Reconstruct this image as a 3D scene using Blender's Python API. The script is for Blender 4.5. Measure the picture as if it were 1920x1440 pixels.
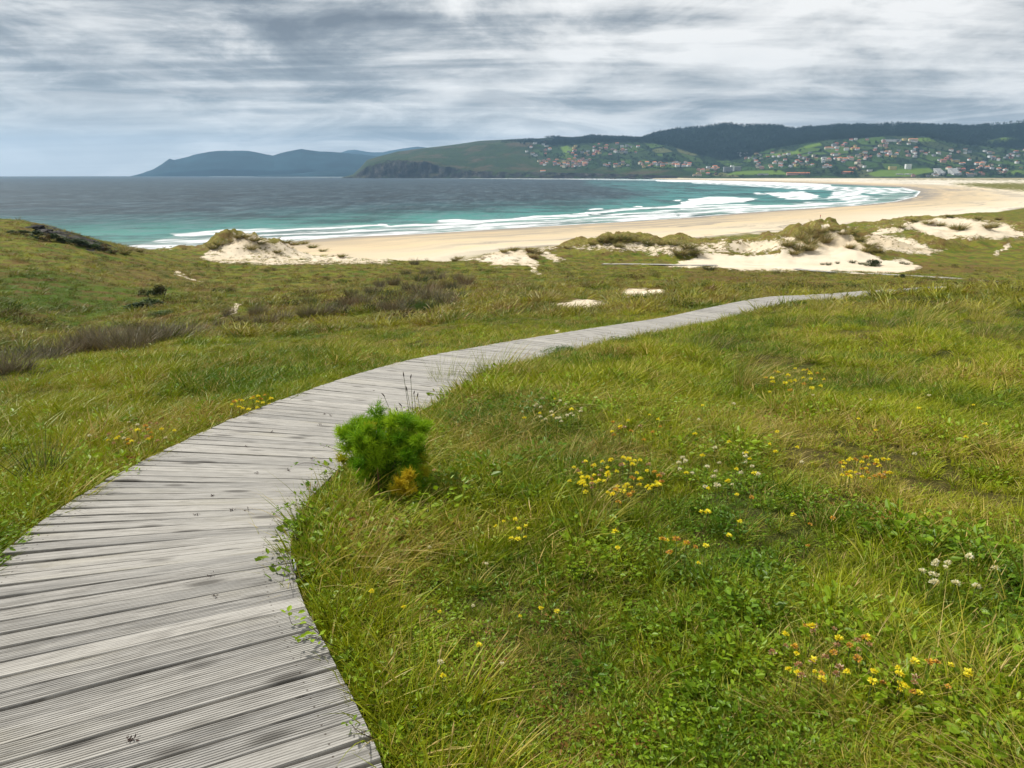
import bpy, math, random
import numpy as np
from mathutils import Vector
R=math.radians
for o in list(bpy.data.objects): bpy.data.objects.remove(o)
S=bpy.context.scene
COL=S.collection
rng=np.random.default_rng(7); random.seed(7)
# ------------------------------------------------------------------ camera
H=22.0; F=1350.0; HOR=326.3                      # eye height over the sea, focal length and horizon row (1920x1440 photo)
TH=math.atan((720-HOR)/F); CT,ST=math.cos(TH),math.sin(TH)
cam=bpy.data.cameras.new('camera'); co=bpy.data.objects.new('camera',cam); COL.objects.link(co)
co.location=(0,0,H); co.rotation_euler=(R(90)-TH,0,0)
cam.sensor_width=36; cam.lens=36*F/1920; cam.clip_start=0.05; cam.clip_end=40000
S.camera=co
# ------------------------------------------------------------------ light and sky
SUN_EL,SUN_AZ=52,-62                             # azimuth from +Y, negative = to the left
sl=bpy.data.lights.new('sun','SUN'); sl.energy=3.9; sl.angle=R(4); sl.color=(1,.965,.90)
so=bpy.data.objects.new('sun',sl); COL.objects.link(so)
sd=Vector((math.sin(R(SUN_AZ))*math.cos(R(SUN_EL)),math.cos(R(SUN_AZ))*math.cos(R(SUN_EL)),math.sin(R(SUN_EL))))
so.rotation_euler=sd.to_track_quat('Z','Y').to_euler()
S.view_settings.view_transform='Standard'; S.view_settings.look='None'; S.view_settings.exposure=.44; S.view_settings.gamma=1
S.render.engine='CYCLES'

class NT:
    """tiny helper for node trees"""
    def __init__(s,nt): s.nt=nt; nt.nodes.clear()
    def n(s,t,ins=None,**kw):
        nd=s.nt.nodes.new(t)
        for k,v in kw.items(): setattr(nd,k,v)
        if ins:
            for k,v in ins.items(): s.put(nd,k,v)
        return nd
    def put(s,nd,k,v):
        i=nd.inputs[k]
        if hasattr(v,'is_output'): s.nt.links.new(v,i)
        elif hasattr(v,'outputs'): s.nt.links.new(v.outputs[0],i)
        else: i.default_value=v
    def m(s,op,a,b=0.,c=None,clamp=False):
        nd=s.n('ShaderNodeMath',operation=op,use_clamp=clamp); s.put(nd,0,a); s.put(nd,1,b)
        if c is not None: s.put(nd,2,c)
        return nd.outputs[0]
    def mix(s,f,a,b,blend='MIX'):
        nd=s.n('ShaderNodeMix',data_type='RGBA',blend_type=blend); nd.clamp_factor=True
        s.put(nd,0,f); s.put(nd,6,a if not isinstance(a,tuple) else (*a,1)[:4]); s.put(nd,7,b if not isinstance(b,tuple) else (*b,1)[:4])
        return nd.outputs[2]
    def mr(s,v,a,b,c=0.,d=1.,smooth=False):
        nd=s.n('ShaderNodeMapRange'); 
        if smooth: nd.interpolation_type='SMOOTHSTEP'
        s.put(nd,0,v); nd.inputs[1].default_value=a; nd.inputs[2].default_value=b; nd.inputs[3].default_value=c; nd.inputs[4].default_value=d
        return nd.outputs[0]
    def noise(s,vec,scale,det=4,rough=.55,dist=0.,out=0):
        nd=s.n('ShaderNodeTexNoise',{'Vector':vec,'Scale':scale,'Detail':det,'Roughness':rough,'Distortion':dist}); return nd.outputs[out]
    def mul(s,vec,v):
        nd=s.n('ShaderNodeVectorMath',operation='MULTIPLY'); s.put(nd,0,vec); s.put(nd,1,v); return nd.outputs[0]
    def ramp(s,f,stops,interp='LINEAR'):
        nd=s.n('ShaderNodeValToRGB'); s.put(nd,0,f); cr=nd.color_ramp; cr.interpolation=interp
        while len(cr.elements)<len(stops): cr.elements.new(.5)
        for e,(p,c) in zip(cr.elements,stops): e.position=p; e.color=(*c,1)[:4]
        return nd.outputs[0]
    def attr(s,name,out=2):
        return s.n('ShaderNodeAttribute',attribute_name=name).outputs[out]

W=bpy.data.worlds.new('World'); S.world=W; W.use_nodes=True
t=NT(W.node_tree)
sky=t.n('ShaderNodeTexSky',sky_type='NISHITA',sun_disc=False,sun_elevation=R(SUN_EL),sun_rotation=R(SUN_AZ))
bg1=t.n('ShaderNodeBackground',{'Color':sky,'Strength':.09})
g=t.n('ShaderNodeTexCoord').outputs['Generated']
sp=t.n('ShaderNodeSeparateXYZ',{0:g})
zz=t.m('ADD',t.m('MAXIMUM',sp.outputs[2],0),.055)
px_=t.m('DIVIDE',sp.outputs[0],zz); py_=t.m('DIVIDE',sp.outputs[1],zz)
cv=t.n('ShaderNodeCombineXYZ',{0:px_,1:py_,2:3.1}).outputs[0]
# streaky deck: long across, short along the view
v1=t.mul(t.n('ShaderNodeVectorRotate',{'Vector':cv,'Angle':R(-8)},rotation_type='Z_AXIS').outputs[0],(.27,.50,1))
n1=t.noise(v1,1.45,7,.54,.5)
n2=t.noise(t.mul(cv,(.95,1.35,1)),2.0,9,.62,.6)
n3=t.noise(t.mul(cv,(.10,.22,1)),1.0,3,.5)
nb=t.noise(t.mul(cv,(.10,.60,1)),2.3,6,.52,.5)
na=t.noise(t.mul(g,(3.0,3.0,9.5)),1.6,10,.60,.35)
sx=t.m('ADD',t.m('ADD',t.m('MULTIPLY',n1,.66),t.m('MULTIPLY',n2,.24)),t.m('MULTIPLY',n3,.22))
s_=t.m('ADD',t.m('MULTIPLY',t.m('ADD',t.m('ADD',t.m('MULTIPLY',nb,.38),t.m('MULTIPLY',na,.52)),t.m('MULTIPLY',n2,.10)),1.0),.060)
cl=t.ramp(s_,[(.455,(.165,.185,.21)),(.51,(.27,.295,.32)),(.545,(.42,.44,.455)),(.58,(.62,.625,.62)),(.64,(.86,.85,.83))])
# lower band: billowy brighter rolls, then a smooth blue-grey veil over the sea on the left
el=sp.outputs[2]
n4=t.noise(t.mul(g,(5,5,26)),1.25,9,.62,.8)
low=t.ramp(n4,[(.38,(.27,.31,.345)),(.46,(.40,.44,.47)),(.52,(.60,.625,.64)),(.62,(.83,.83,.82))])
cl=t.mix(t.mr(el,.17,.05,0,.62,True),cl,low)
left=t.mr(sp.outputs[0],-.1,-.62,0,1,True)
veil=t.m('MULTIPLY',t.m('ADD',t.m('MULTIPLY',left,.75),.12),t.mr(el,.11,.0,0,1,True))
cl=t.mix(veil,cl,(.68,.69,.68))
cl=t.mix(t.mr(el,-.0,-.05,0,1),cl,(.25,.3,.33))
bg2=t.n('ShaderNodeBackground',{'Color':cl,'Strength':.88})
mx=t.n('ShaderNodeMixShader',{0:.96,1:bg1,2:bg2})
t.n('ShaderNodeOutputWorld',{0:mx})

# ------------------------------------------------------------------ projection helpers (pixels of the 1920x1440 photo)
def tanrow(row):
    v=(720-np.asarray(row,float))/F; return (ST-v*CT)/(CT+v*ST)
def zrow(row,D): return H-D*tanrow(row)
def xpx(px,row,D):
    v=(720-np.asarray(row,float))/F; return (np.asarray(px,float)-960)/F*D/(CT+v*ST)
def at(px,row,D): return (float(xpx(px,row,D)),float(D),float(zrow(row,D)))
def Dz(row,z): return (H-z)/tanrow(row)
def atz(px,row,z):
    D=Dz(row,z); return (float(xpx(px,row,D)),float(D),float(z))
def project(x,y,z):
    dz=z-H; zc=y*CT-dz*ST; yc=y*ST+dz*CT; zc=np.where(zc>1e-3,zc,1e-3)
    return 960+F*x/zc, 720-F*yc/zc
def sstep(a,b,x):
    t=np.clip((x-a)/(b-a),0,1); return t*t*(3-2*t)
def _h(ix,iy,s):
    n=(ix*374761393+iy*668265263+s*362437)&0xffffffff
    n=((n^(n>>13))*1274126177)&0xffffffff
    return ((n^(n>>16))&0xffff)/65535.
def vnoise(x,y,s=0):
    ix=np.floor(x).astype(np.int64); iy=np.floor(y).astype(np.int64); fx=x-ix; fy=y-iy
    fx=fx*fx*fx*(fx*(fx*6-15)+10); fy=fy*fy*fy*(fy*(fy*6-15)+10)
    a=_h(ix,iy,s); b=_h(ix+1,iy,s); c=_h(ix,iy+1,s); d=_h(ix+1,iy+1,s)
    return (a+(b-a)*fx)*(1-fy)+(c+(d-c)*fx)*fy
def fbm(x,y,oct=4,s=0,g=.5):
    r=0;a=1;tot=0
    for i in range(oct):
        r=r+a*vnoise(x*2**i+i*17.3,y*2**i+i*9.1,s+i); tot+=a; a*=g
    return r/tot-.5
def inpoly(x,y,poly):
    r=np.zeros(x.shape,bool); n=len(poly)
    for i in range(n):
        x1,y1=poly[i]; x2,y2=poly[(i+1)%n]
        c=((y1>y)!=(y2>y)); 
        if y1!=y2: r^=c&(x<(x2-x1)*(y-y1)/(y2-y1)+x1)
    return r
def segdist(x,y,P,closed=False):
    P=list(P); 
    if closed: P=P+[P[0]]
    d=np.full(x.shape,1e18)
    for (x1,y1),(x2,y2) in zip(P[:-1],P[1:]):
        dx,dy=x2-x1,y2-y1; L=dx*dx+dy*dy+1e-12
        k=np.clip(((x-x1)*dx+(y-y1)*dy)/L,0,1)
        d=np.minimum(d,(x-x1-k*dx)**2+(y-y1-k*dy)**2)
    return np.sqrt(d)
def pmask(px,row,poly,soft):
    """soft mask of a region outlined in photo pixels"""
    b=np.zeros(px.shape); xs=[p[0] for p in poly]; ys=[p[1] for p in poly]
    sel=(px>min(xs)-2*soft)&(px<max(xs)+2*soft)&(row>min(ys)-2*soft)&(row<max(ys)+2*soft)
    if sel.any():
        X,Y=px[sel],row[sel]
        d=segdist(X,Y,poly,True)*np.where(inpoly(X,Y,poly),1,-1); b[sel]=sstep(-soft,soft,d)
    return b

# ------------------------------------------------------------------ mesh helpers
def mesh(name,V,faces,mats=None,attrs=None,smooth=False,matidx=None):
    """faces: list of int arrays (n,3) or (n,4)"""
    me=bpy.data.meshes.new(name); V=np.asarray(V,np.float32); me.vertices.add(len(V)); me.vertices.foreach_set('co',V.ravel())
    faces=[np.asarray(f,np.int32) for f in faces if len(f)]
    tot=np.concatenate([np.full(len(f),f.shape[1],np.int32) for f in faces])
    lv=np.concatenate([f.ravel() for f in faces]); st=np.concatenate([[0],np.cumsum(tot)[:-1]]).astype(np.int32)
    me.loops.add(len(lv)); me.loops.foreach_set('vertex_index',lv)
    me.polygons.add(len(tot)); me.polygons.foreach_set('loop_start',st)
    me.polygons.foreach_set('use_smooth',np.full(len(tot),smooth))
    if matidx is not None: me.polygons.foreach_set('material_index',np.asarray(matidx,np.int32))
    for k,a in (attrs or {}).items():
        a=np.asarray(a,np.float32)
        if a.ndim==1: me.attributes.new(k,'FLOAT','POINT').data.foreach_set('value',a)
        else: me.attributes.new(k,'FLOAT_VECTOR','POINT').data.foreach_set('vector',a.ravel())
    me.update(calc_edges=True)
    for m in (mats or []): me.materials.append(m)
    return me
def link(name,me,parent=None,label=None,cat=None,group=None,kind=None,loc=None,rz=0,scale=None,coll=None):
    o=bpy.data.objects.new(name,me); (coll or COL).objects.link(o)
    if parent: o.parent=parent
    if loc is not None: o.location=loc
    if rz: o.rotation_euler=(0,0,rz)
    if scale is not None: o.scale=(scale,)*3 if np.isscalar(scale) else scale
    if label: o['label']=label
    if cat: o['category']=cat
    if group: o['group']=group
    if kind: o['kind']=kind
    return o
def gridfaces(nr,nc,wrap=False):
    i=np.arange(nr-1)[:,None]; j=np.arange(nc if wrap else nc-1)[None,:]; j2=(j+1)%nc
    a=i*nc+j; b=i*nc+j2; c=(i+1)*nc+j2; d=(i+1)*nc+j
    return np.stack([a,b,c,d],-1).reshape(-1,4)
class MB:
    def __init__(s): s.V=[];s.Q=[];s.T=[];s.A=[];s.mq=[];s.mt=[];s.n=0
    def add(s,V,Q=None,T=None,a=0.,m=0):
        V=np.asarray(V,float).reshape(-1,3); s.V.append(V); s.A.append(np.broadcast_to(np.asarray(a,float),(len(V),)).copy())
        if Q is not None and len(Q): Q=np.asarray(Q); s.Q.append(Q+s.n); s.mq+= [m]*len(Q)
        if T is not None and len(T): T=np.asarray(T); s.T.append(T+s.n); s.mt+= [m]*len(T)
        s.n+=len(V)
    def box(s,x0,x1,y0,y1,z0,z1,a=0.,m=0):
        V=[(x,y,z) for z in (z0,z1) for y in (y0,y1) for x in (x0,x1)]
        s.add(V,[(0,2,3,1),(4,5,7,6),(0,1,5,4),(2,6,7,3),(0,4,6,2),(1,3,7,5)],a=a,m=m)
    def tube(s,P,r,k=5,a=0.,m=0):
        P=np.asarray(P,float); n=len(P); r=np.broadcast_to(r,(n,)) if np.isscalar(r) else np.asarray(r)
        T=np.gradient(P,axis=0); T/=np.linalg.norm(T,axis=1)[:,None]+1e-9
        up=np.where(np.abs(T[:,2:3])>.9,np.array([[1.,0,0]]),np.array([[0,0,1.]])); U=np.cross(T,up); U/=np.linalg.norm(U,axis=1)[:,None]+1e-9; B=np.cross(T,U)
        an=np.arange(k)/k*2*math.pi
        V=P[:,None]+r[:,None,None]*(U[:,None]*np.cos(an)[None,:,None]+B[:,None]*np.sin(an)[None,:,None])
        s.add(V.reshape(-1,3),gridfaces(n,k,True),a=a,m=m)
    def build(s,name,mats,smooth=False):
        return mesh(name,np.concatenate(s.V),([np.concatenate(s.Q)] if s.Q else [])+([np.concatenate(s.T)] if s.T else []),mats if isinstance(mats,list) else [mats],
            {'rnd':np.concatenate(s.A)},smooth,s.mq+s.mt)

# ------------------------------------------------------------------ blades and leaves
def blades(n,h,spread,lean,w,seed,wind=(.35,.1),curl=.6,seg=4,hvar=.35,rbase=.04):
    """n curved tapering blades; returns V,Q(list),a"""
    g=np.random.default_rng(seed)
    ph=g.uniform(0,2*math.pi,n); rb=rbase*np.sqrt(g.uniform(0,1,n)); base=np.stack([np.cos(ph)*rb,np.sin(ph)*rb,np.full(n,-.02*h)],1)
    L=h*(1+hvar*g.normal(0,1,n).clip(-1.6,1.6)); az=ph+g.normal(0,.7,n); l0=g.uniform(.1,1,n)*spread
    d=np.stack([np.cos(az)*np.sin(l0),np.sin(az)*np.sin(l0),np.cos(l0)],1)
    bend=np.stack([np.cos(az)*curl+wind[0]*(1+.4*g.normal(0,1,n)),np.sin(az)*curl+wind[1]*(1+.4*g.normal(0,1,n)),-lean*g.uniform(.3,1.2,n)],1)
    T=np.linspace(0,1,seg+1)
    P=base[:,None]+L[:,None,None]*(d[:,None]*T[None,:,None]+.5*bend[:,None]*(T**2)[None,:,None])
    side=np.cross(d,np.array([0,0,1.]))+g.normal(0,.5,(n,3)); side/=np.linalg.norm(side,axis=1)[:,None]
    ww=w*g.uniform(.6,1.3,n)[:,None]*(1-T**1.6)[None,:]*.5+w*.04
    V=np.stack([P-side[:,None]*ww[...,None],P+side[:,None]*ww[...,None]],2)     # n,seg+1,2,3
    k=np.arange(n)[:,None]*(seg+1)*2+np.arange(seg)[None]*2
    Q=np.stack([k,k+1,k+3,k+2],-1).reshape(-1,4)
    a=np.repeat(g.uniform(0,1,n),(seg+1)*2)
    tip=np.tile(np.repeat(T,2),n)
    return V.reshape(-1,3),Q,a,tip
def leaves(P,D,size,g,up=.6,ratio=.55,fold=.25):
    """one folded oval leaf (6 verts) at each point P pointing along D"""
    n=len(P); D=D/ (np.linalg.norm(D,axis=1)[:,None]+1e-9)
    nr=g.normal(0,.5,(n,3))+np.array([0,0,up]); s=np.cross(D,nr); s/=np.linalg.norm(s,axis=1)[:,None]+1e-9; nn=np.cross(s,D)
    L=np.broadcast_to(size,(n,))*g.uniform(.6,1.25,n); w=L*ratio*.5
    def q(a,b,c): return P+D*(L*a)[:,None]+s*(w*b)[:,None]+nn*(w*c)[:,None]
    V=np.stack([q(0,0,0),q(.3,-.85,fold),q(.72,-.65,fold),q(1,0,0),q(.72,.65,fold),q(.3,.85,fold)],1)
    k=np.arange(n)[:,None]*6
    Q=np.concatenate([k+np.array([[0,1,2,3]]),k+np.array([[0,3,4,5]])])
    return V.reshape(-1,3),Q,np.repeat(g.uniform(0,1,n),6)

# ------------------------------------------------------------------ materials
MT={}
def mat(name):
    m=bpy.data.materials.new(name); m.use_nodes=True; t=NT(m.node_tree); MT[name]=m; return m,t
def finish(t,col,rough=.8,bump=None,bd=.05,bs=.6,spec=.25,trans=None,metal=0):
    b=t.n('ShaderNodeBsdfPrincipled',{'Base Color':col if not isinstance(col,tuple) else (*col,1),'Roughness':rough,'Specular IOR Level':spec,'Metallic':metal})
    if bump is not None:
        t.put(b,'Normal',t.n('ShaderNodeBump',{'Height':bump,'Distance':bd,'Strength':bs}))
    sh=b
    if trans:
        tr=t.n('ShaderNodeBsdfTranslucent',{0:col if not isinstance(col,tuple) else (*col,1)})
        sh=t.n('ShaderNodeMixShader',{0:trans,1:b,2:tr})
    t.n('ShaderNodeOutputMaterial',{0:sh}); return b
def simple(name,c,rough=.8,var=.25,scale=3.,spec=.2,trans=None,rnd=True):
    m,t=mat(name); p=t.n('ShaderNodeNewGeometry').outputs['Position']
    n=t.noise(p,scale,4)
    f=t.mr(n,.3,.7,1-var,1+var)
    if rnd: f=t.m('MULTIPLY',f,t.mr(t.attr('rnd'),0,1,1-var,1+var))
    c2=t.n('ShaderNodeVectorMath',{0:c,3:f},operation='SCALE').outputs[0]
    finish(t,c2,rough,spec=spec,trans=trans); return m
POS=lambda t:t.n('ShaderNodeNewGeometry').outputs['Position']

def regional(t,p):
    """two slow world-space fields shared by the soil and everything growing on it: dry, lush"""
    dry=t.mr(t.noise(t.mul(p,(1,1,.0)),.55,6,.70,.4),.48,.62,0,1,True)
    dry2=t.mr(t.noise(t.mul(p,(1,1,.0)),.045,4,.6,.6),.45,.62,0,1,True)
    lush=t.mr(t.noise(t.mul(p,(1.3,1,.0)),.28,5,.62),.44,.58,0,1,True)
    ds=t.n('ShaderNodeVectorMath',{0:t.mul(p,(1,1,0)),1:(-44,52,0)},operation='DISTANCE').outputs['Value']
    hollow=t.mr(t.m('ADD',ds,t.m('MULTIPLY',t.noise(p,.08,4),20)),36,22,0,1,True)
    lush=t.m('MAXIMUM',lush,hollow); dry=t.m('MULTIPLY',dry,t.m('SUBTRACT',1.,hollow)); dry2=t.m('MULTIPLY',dry2,t.m('SUBTRACT',1.,hollow))
    return dry,dry2,lush

def grass_mat(name,green,yellow,straw,drybias=0.,rough=.5,trans=.22):
    m,t=mat(name); p=POS(t); dry,dry2,lush=regional(t,p)
    r=t.attr('rnd'); tip=t.attr('tip')
    c=t.mix(t.m('MULTIPLY',lush,.85),yellow,green)
    c=t.mix(t.mr(r,.0,1,0,.75),c,t.mix(lush,tuple(1.25*a for a in yellow),tuple(.85*a for a in green)))
    rr=t.m('ADD',t.m('ADD',t.m('MULTIPLY',dry,.36),t.m('MULTIPLY',dry2,.18)),drybias)
    oi=t.n('ShaderNodeObjectInfo').outputs['Random']
    c=t.mix(t.mr(oi,0,.5,.55,0),c,tuple(.5*a for a in green)); c=t.mix(t.mr(oi,.72,1.,0,.5),c,tuple(1.35*a for a in yellow))
    hz=t.n('ShaderNodeSeparateXYZ',{0:p}).outputs[2]; hn=t.noise(t.mul(p,(.8,1,0)),.42,6,.68,.5)
    c=t.mix(t.m('MULTIPLY',t.m('MULTIPLY',t.mr(hz,18.0,16.2),t.mr(lush,0,1,1,.25)),t.mr(hn,.50,.57,0,.85)),c,t.mix(r,(.16,.085,.03),(.25,.16,.055)))
    isdry=t.m('LESS_THAN',t.n('ShaderNodeTexWhiteNoise',{1:t.m('MULTIPLY',r,91.7)},noise_dimensions='1D').outputs[0],rr)
    c=t.mix(isdry,c,straw)
    c=t.mix(t.m('MULTIPLY',t.mr(tip,.45,1,0,1),t.mr(dry,0,1,.08,.45)),c,t.mix(.5,straw,yellow))
    finish(t,c,rough,spec=.25,trans=trans); return m
M_GR=grass_mat('grass_green',(.095,.185,.003),(.270,.300,.005),(.52,.37,.10))
M_DRY=grass_mat('grass_dry',(.19,.22,.010),(.38,.33,.04),(.52,.39,.14),.22)
M_LEAF=grass_mat('leaf_green',(.080,.19,.006),(.22,.32,.010),(.26,.12,.03),-.08,.45,.3)
M_MAR=grass_mat('marram',(.12,.15,.02),(.25,.23,.05),(.38,.28,.12),.15)
M_RUSH=grass_mat('rush_grey',(.065,.070,.030),(.13,.115,.06),(.22,.17,.11),.2,.6,.15)
M_RUSHG=grass_mat('rush_green',(.035,.06,.012),(.07,.10,.022),(.19,.14,.08),-.05,.6,.15)
M_FAR=grass_mat('turf_far',(.10,.155,.005),(.29,.27,.012),(.26,.14,.04),.05)

def m_ground():
    m,t=mat('ground'); p=POS(t); dry,dry2,lush=regional(t,p)
    f=t.noise(t.mul(p,(1,1,.3)),6,6,.7); f2=t.noise(t.mul(p,(1,1,.3)),1.1,6,.65,.4)
    veg=t.mix(lush,(.170,.180,.014),(.070,.118,.008))
    veg=t.mix(t.m('MULTIPLY',dry,.45),veg,(.26,.19,.05))
    veg=t.mix(t.m('MULTIPLY',t.attr('brown'),t.mr(f2,.36,.56,0,.9)),veg,(.14,.072,.028))
    veg=t.mix(t.m('MULTIPLY',dry2,t.mr(f2,.44,.60,0,.55)),veg,(.18,.11,.042))
    veg=t.mix(t.attr('dune'),veg,t.mix(t.mr(f2,.4,.6),(.30,.24,.07),(.14,.13,.02)))
    veg=t.mix(t.m('MULTIPLY',t.mr(t.n('ShaderNodeSeparateXYZ',{0:p}).outputs[2],18.0,16.2),t.mr(t.noise(t.mul(p,(.8,1,0)),.42,6,.68,.5),.50,.57,0,.8)),veg,(.15,.085,.03))
    veg=t.mix(t.mr(f,.45,.7,0,.55),veg,(.035,.042,.010))
    veg=t.mix(t.mr(t.noise(t.mul(p,(1,1,.3)),2.7,6,.72),.55,.72,0,.5),veg,(.19,.185,.04))
    veg=t.mix(t.mr(t.n('ShaderNodeSeparateXYZ',{0:p}).outputs[2],16.6,18.4,0,.8),veg,t.mix(t.mr(f2,.4,.6),(.035,.042,.010),(.085,.062,.025)))  # dark thatch under the near grass, painted darker to deepen shade between tufts
    s1=t.noise(t.mul(p,(.012,.10,0)),1,5,.6,.8)
    sand=t.mix(t.mr(s1,.35,.65),(.60,.49,.335),(.71,.62,.48))
    sand=t.mix(t.mr(t.noise(p,.35,5,.6),.4,.7,0,.35),sand,(.56,.47,.33))
    # beach: wet belt by the water, ochre middle, pale upper beach
    sh=t.attr('shore'); be=t.attr('beach')
    w=t.m('ADD',sh,t.m('MULTIPLY',t.m('SUBTRACT',t.noise(t.mul(p,(.010,.014,0)),1,5,.6,.6),.5),46))
    bc=t.ramp(t.mr(w,0,130),[(.0,(.20,.185,.165)),(.10,(.26,.23,.19)),(.20,(.44,.35,.235)),(.45,(.53,.43,.285)),(.8,(.65,.575,.445)),(1,(.71,.65,.53))])
    wet=t.m('MULTIPLY',t.mr(t.noise(t.mul(t.n('ShaderNodeVectorRotate',{'Vector':p,'Angle':R(-52)},rotation_type='Z_AXIS').outputs[0],(.004,.045,0)),1,6,.6,1.2),.56,.66),t.mr(t.noise(t.mul(p,(.004,.004,0)),1,2),.5,.62,0,.75))
    bc=t.mix(wet,bc,(.27,.235,.195))
    bc=t.mix(t.mr(t.noise(t.mul(p,(.03,.10,0)),1,6,.65,.5),.5,.7,0,.35),bc,(.66,.53,.35))
    sv=t.n('ShaderNodeCombineXYZ',{0:t.m('MULTIPLY',w,.075),1:t.m('MULTIPLY',t.n('ShaderNodeSeparateXYZ',{0:p}).outputs[0],.006),2:t.m('MULTIPLY',t.n('ShaderNodeSeparateXYZ',{0:p}).outputs[1],.0025)}).outputs[0]
    stn=t.noise(sv,1.2,6,.6,.5)
    bc=t.mix(t.m('MULTIPLY',t.mr(stn,.50,.57,0,.95),t.mr(t.noise(t.mul(p,(.006,.004,0)),1,3),.42,.55)),bc,(.31,.27,.215))
    bc=t.mix(t.mr(stn,.47,.36,0,.55),bc,(.66,.50,.30))
    sand=t.mix(be,sand,bc)
    msk=t.mr(t.m('ADD',t.attr('sand'),t.m('MULTIPLY',t.m('SUBTRACT',t.noise(t.mul(p,(1,1,.5)),.7,8,.76,.3),.5),2.3)),.42,.58)
    msk=t.m('MAXIMUM',msk,be)
    c=t.mix(msk,veg,sand)
    # rock ledge
    rk=t.mr(t.m('ADD',t.attr('rock'),t.m('MULTIPLY',t.m('SUBTRACT',t.noise(p,.3,6,.7),.5),1.0)),.4,.6)
    rc=t.ramp(t.noise(t.mul(p,(1,1,3)),.5,8,.75),[(.35,(.012,.011,.010)),(.5,(.035,.032,.026)),(.62,(.10,.09,.075))])
    c=t.mix(rk,c,rc)
    b=t.m('ADD',t.m('MULTIPLY',f,t.mr(msk,0,1,1,.05)),t.m('MULTIPLY',f2,t.mr(msk,0,1,.8,.3)))
    finish(t,c,.9,b,.25,.7,.1); return m
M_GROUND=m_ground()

def m_wood():
    m,t=mat('weathered_wood'); uv=t.attr('uvw',1)          # x along the plank (m), y across (m), z plank number
    r=t.attr('rnd')
    off=t.n('ShaderNodeVectorMath',operation='ADD'); t.put(off,0,t.mul(uv,(1,1,3.77)))
    v=off.outputs[0]
    warp=t.noise(t.mul(v,(2.2,7,1)),1,2,.5)
    grain=t.noise(t.mul(v,(3.2,150,1)),1,6,.65,.6)
    g2=t.noise(t.mul(v,(2.2,30,1)),1,6,.66,1.0)
    blot=t.noise(t.mul(v,(3.4,9,1)),1.3,8,.74,.7)
    c=t.mix(t.mr(r,0,1),(.205,.197,.182),(.405,.382,.340))
    c=t.mix(t.mr(g2,.35,.68,0,.75),c,(.485,.46,.415))
    c=t.mix(t.mr(blot,.50,.74,0,.45),c,(.23,.21,.175))
    c=t.mix(t.mr(grain,.49,.62,0,.75),c,(.13,.12,.105))
    c=t.mix(t.m('MULTIPLY',t.mr(t.noise(t.mul(v,(.8,3,1)),.9,4,.6),.55,.7,0,.5),t.mr(r,.2,.9)),c,(.38,.345,.245))
    # knots
    vo=t.n('ShaderNodeTexVoronoi',{'Vector':t.mul(v,(2.1,7,1)),'Scale':1.,'Randomness':1.},feature='F1')
    kd=vo.outputs['Distance']
    kn=t.m('MULTIPLY',t.mr(t.m('ADD',kd,t.m('MULTIPLY',t.m('SUBTRACT',grain,.5),.22)),.25,.09,0,1,True),.85)
    c=t.mix(kn,c,(.10,.092,.08))
    c=t.mix(t.m('MULTIPLY',t.attr('groove'),t.m('ADD',-.05,t.m('MULTIPLY',blot,.75))),c,(.045,.042,.036))
    # dark cracks
    ck=t.m('MULTIPLY',t.mr(t.noise(t.mul(v,(1.6,42,1)),1,3,.6,1.5),.69,.72),t.mr(blot,.35,.6))
    c=t.mix(ck,c,(.05,.045,.04))
    ux=t.n('ShaderNodeSeparateXYZ',{0:uv}); ax=t.m('ABSOLUTE',t.m('SUBTRACT',t.m('ABSOLUTE',ux.outputs[0]),.61)); ay=t.m('ABSOLUTE',t.m('SUBTRACT',t.m('ABSOLUTE',ux.outputs[1]),.026))
    sc=t.m('MULTIPLY',t.m('LESS_THAN',t.m('SQRT',t.m('ADD',t.m('MULTIPLY',ax,ax),t.m('MULTIPLY',ay,ay))),.0045),t.m('LESS_THAN',ax,.01)); c=t.mix(t.m('MULTIPLY',sc,.85),c,(.06,.045,.035))
    h=t.m('ADD',t.m('MULTIPLY',grain,.5),t.m('MULTIPLY',ck,-1.2))
    finish(t,c,.82,h,.004,.7,.2); return m
M_WOOD=m_wood()
M_BEAM=simple('beam_wood',(.10,.092,.08),.9,.3,9)

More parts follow.
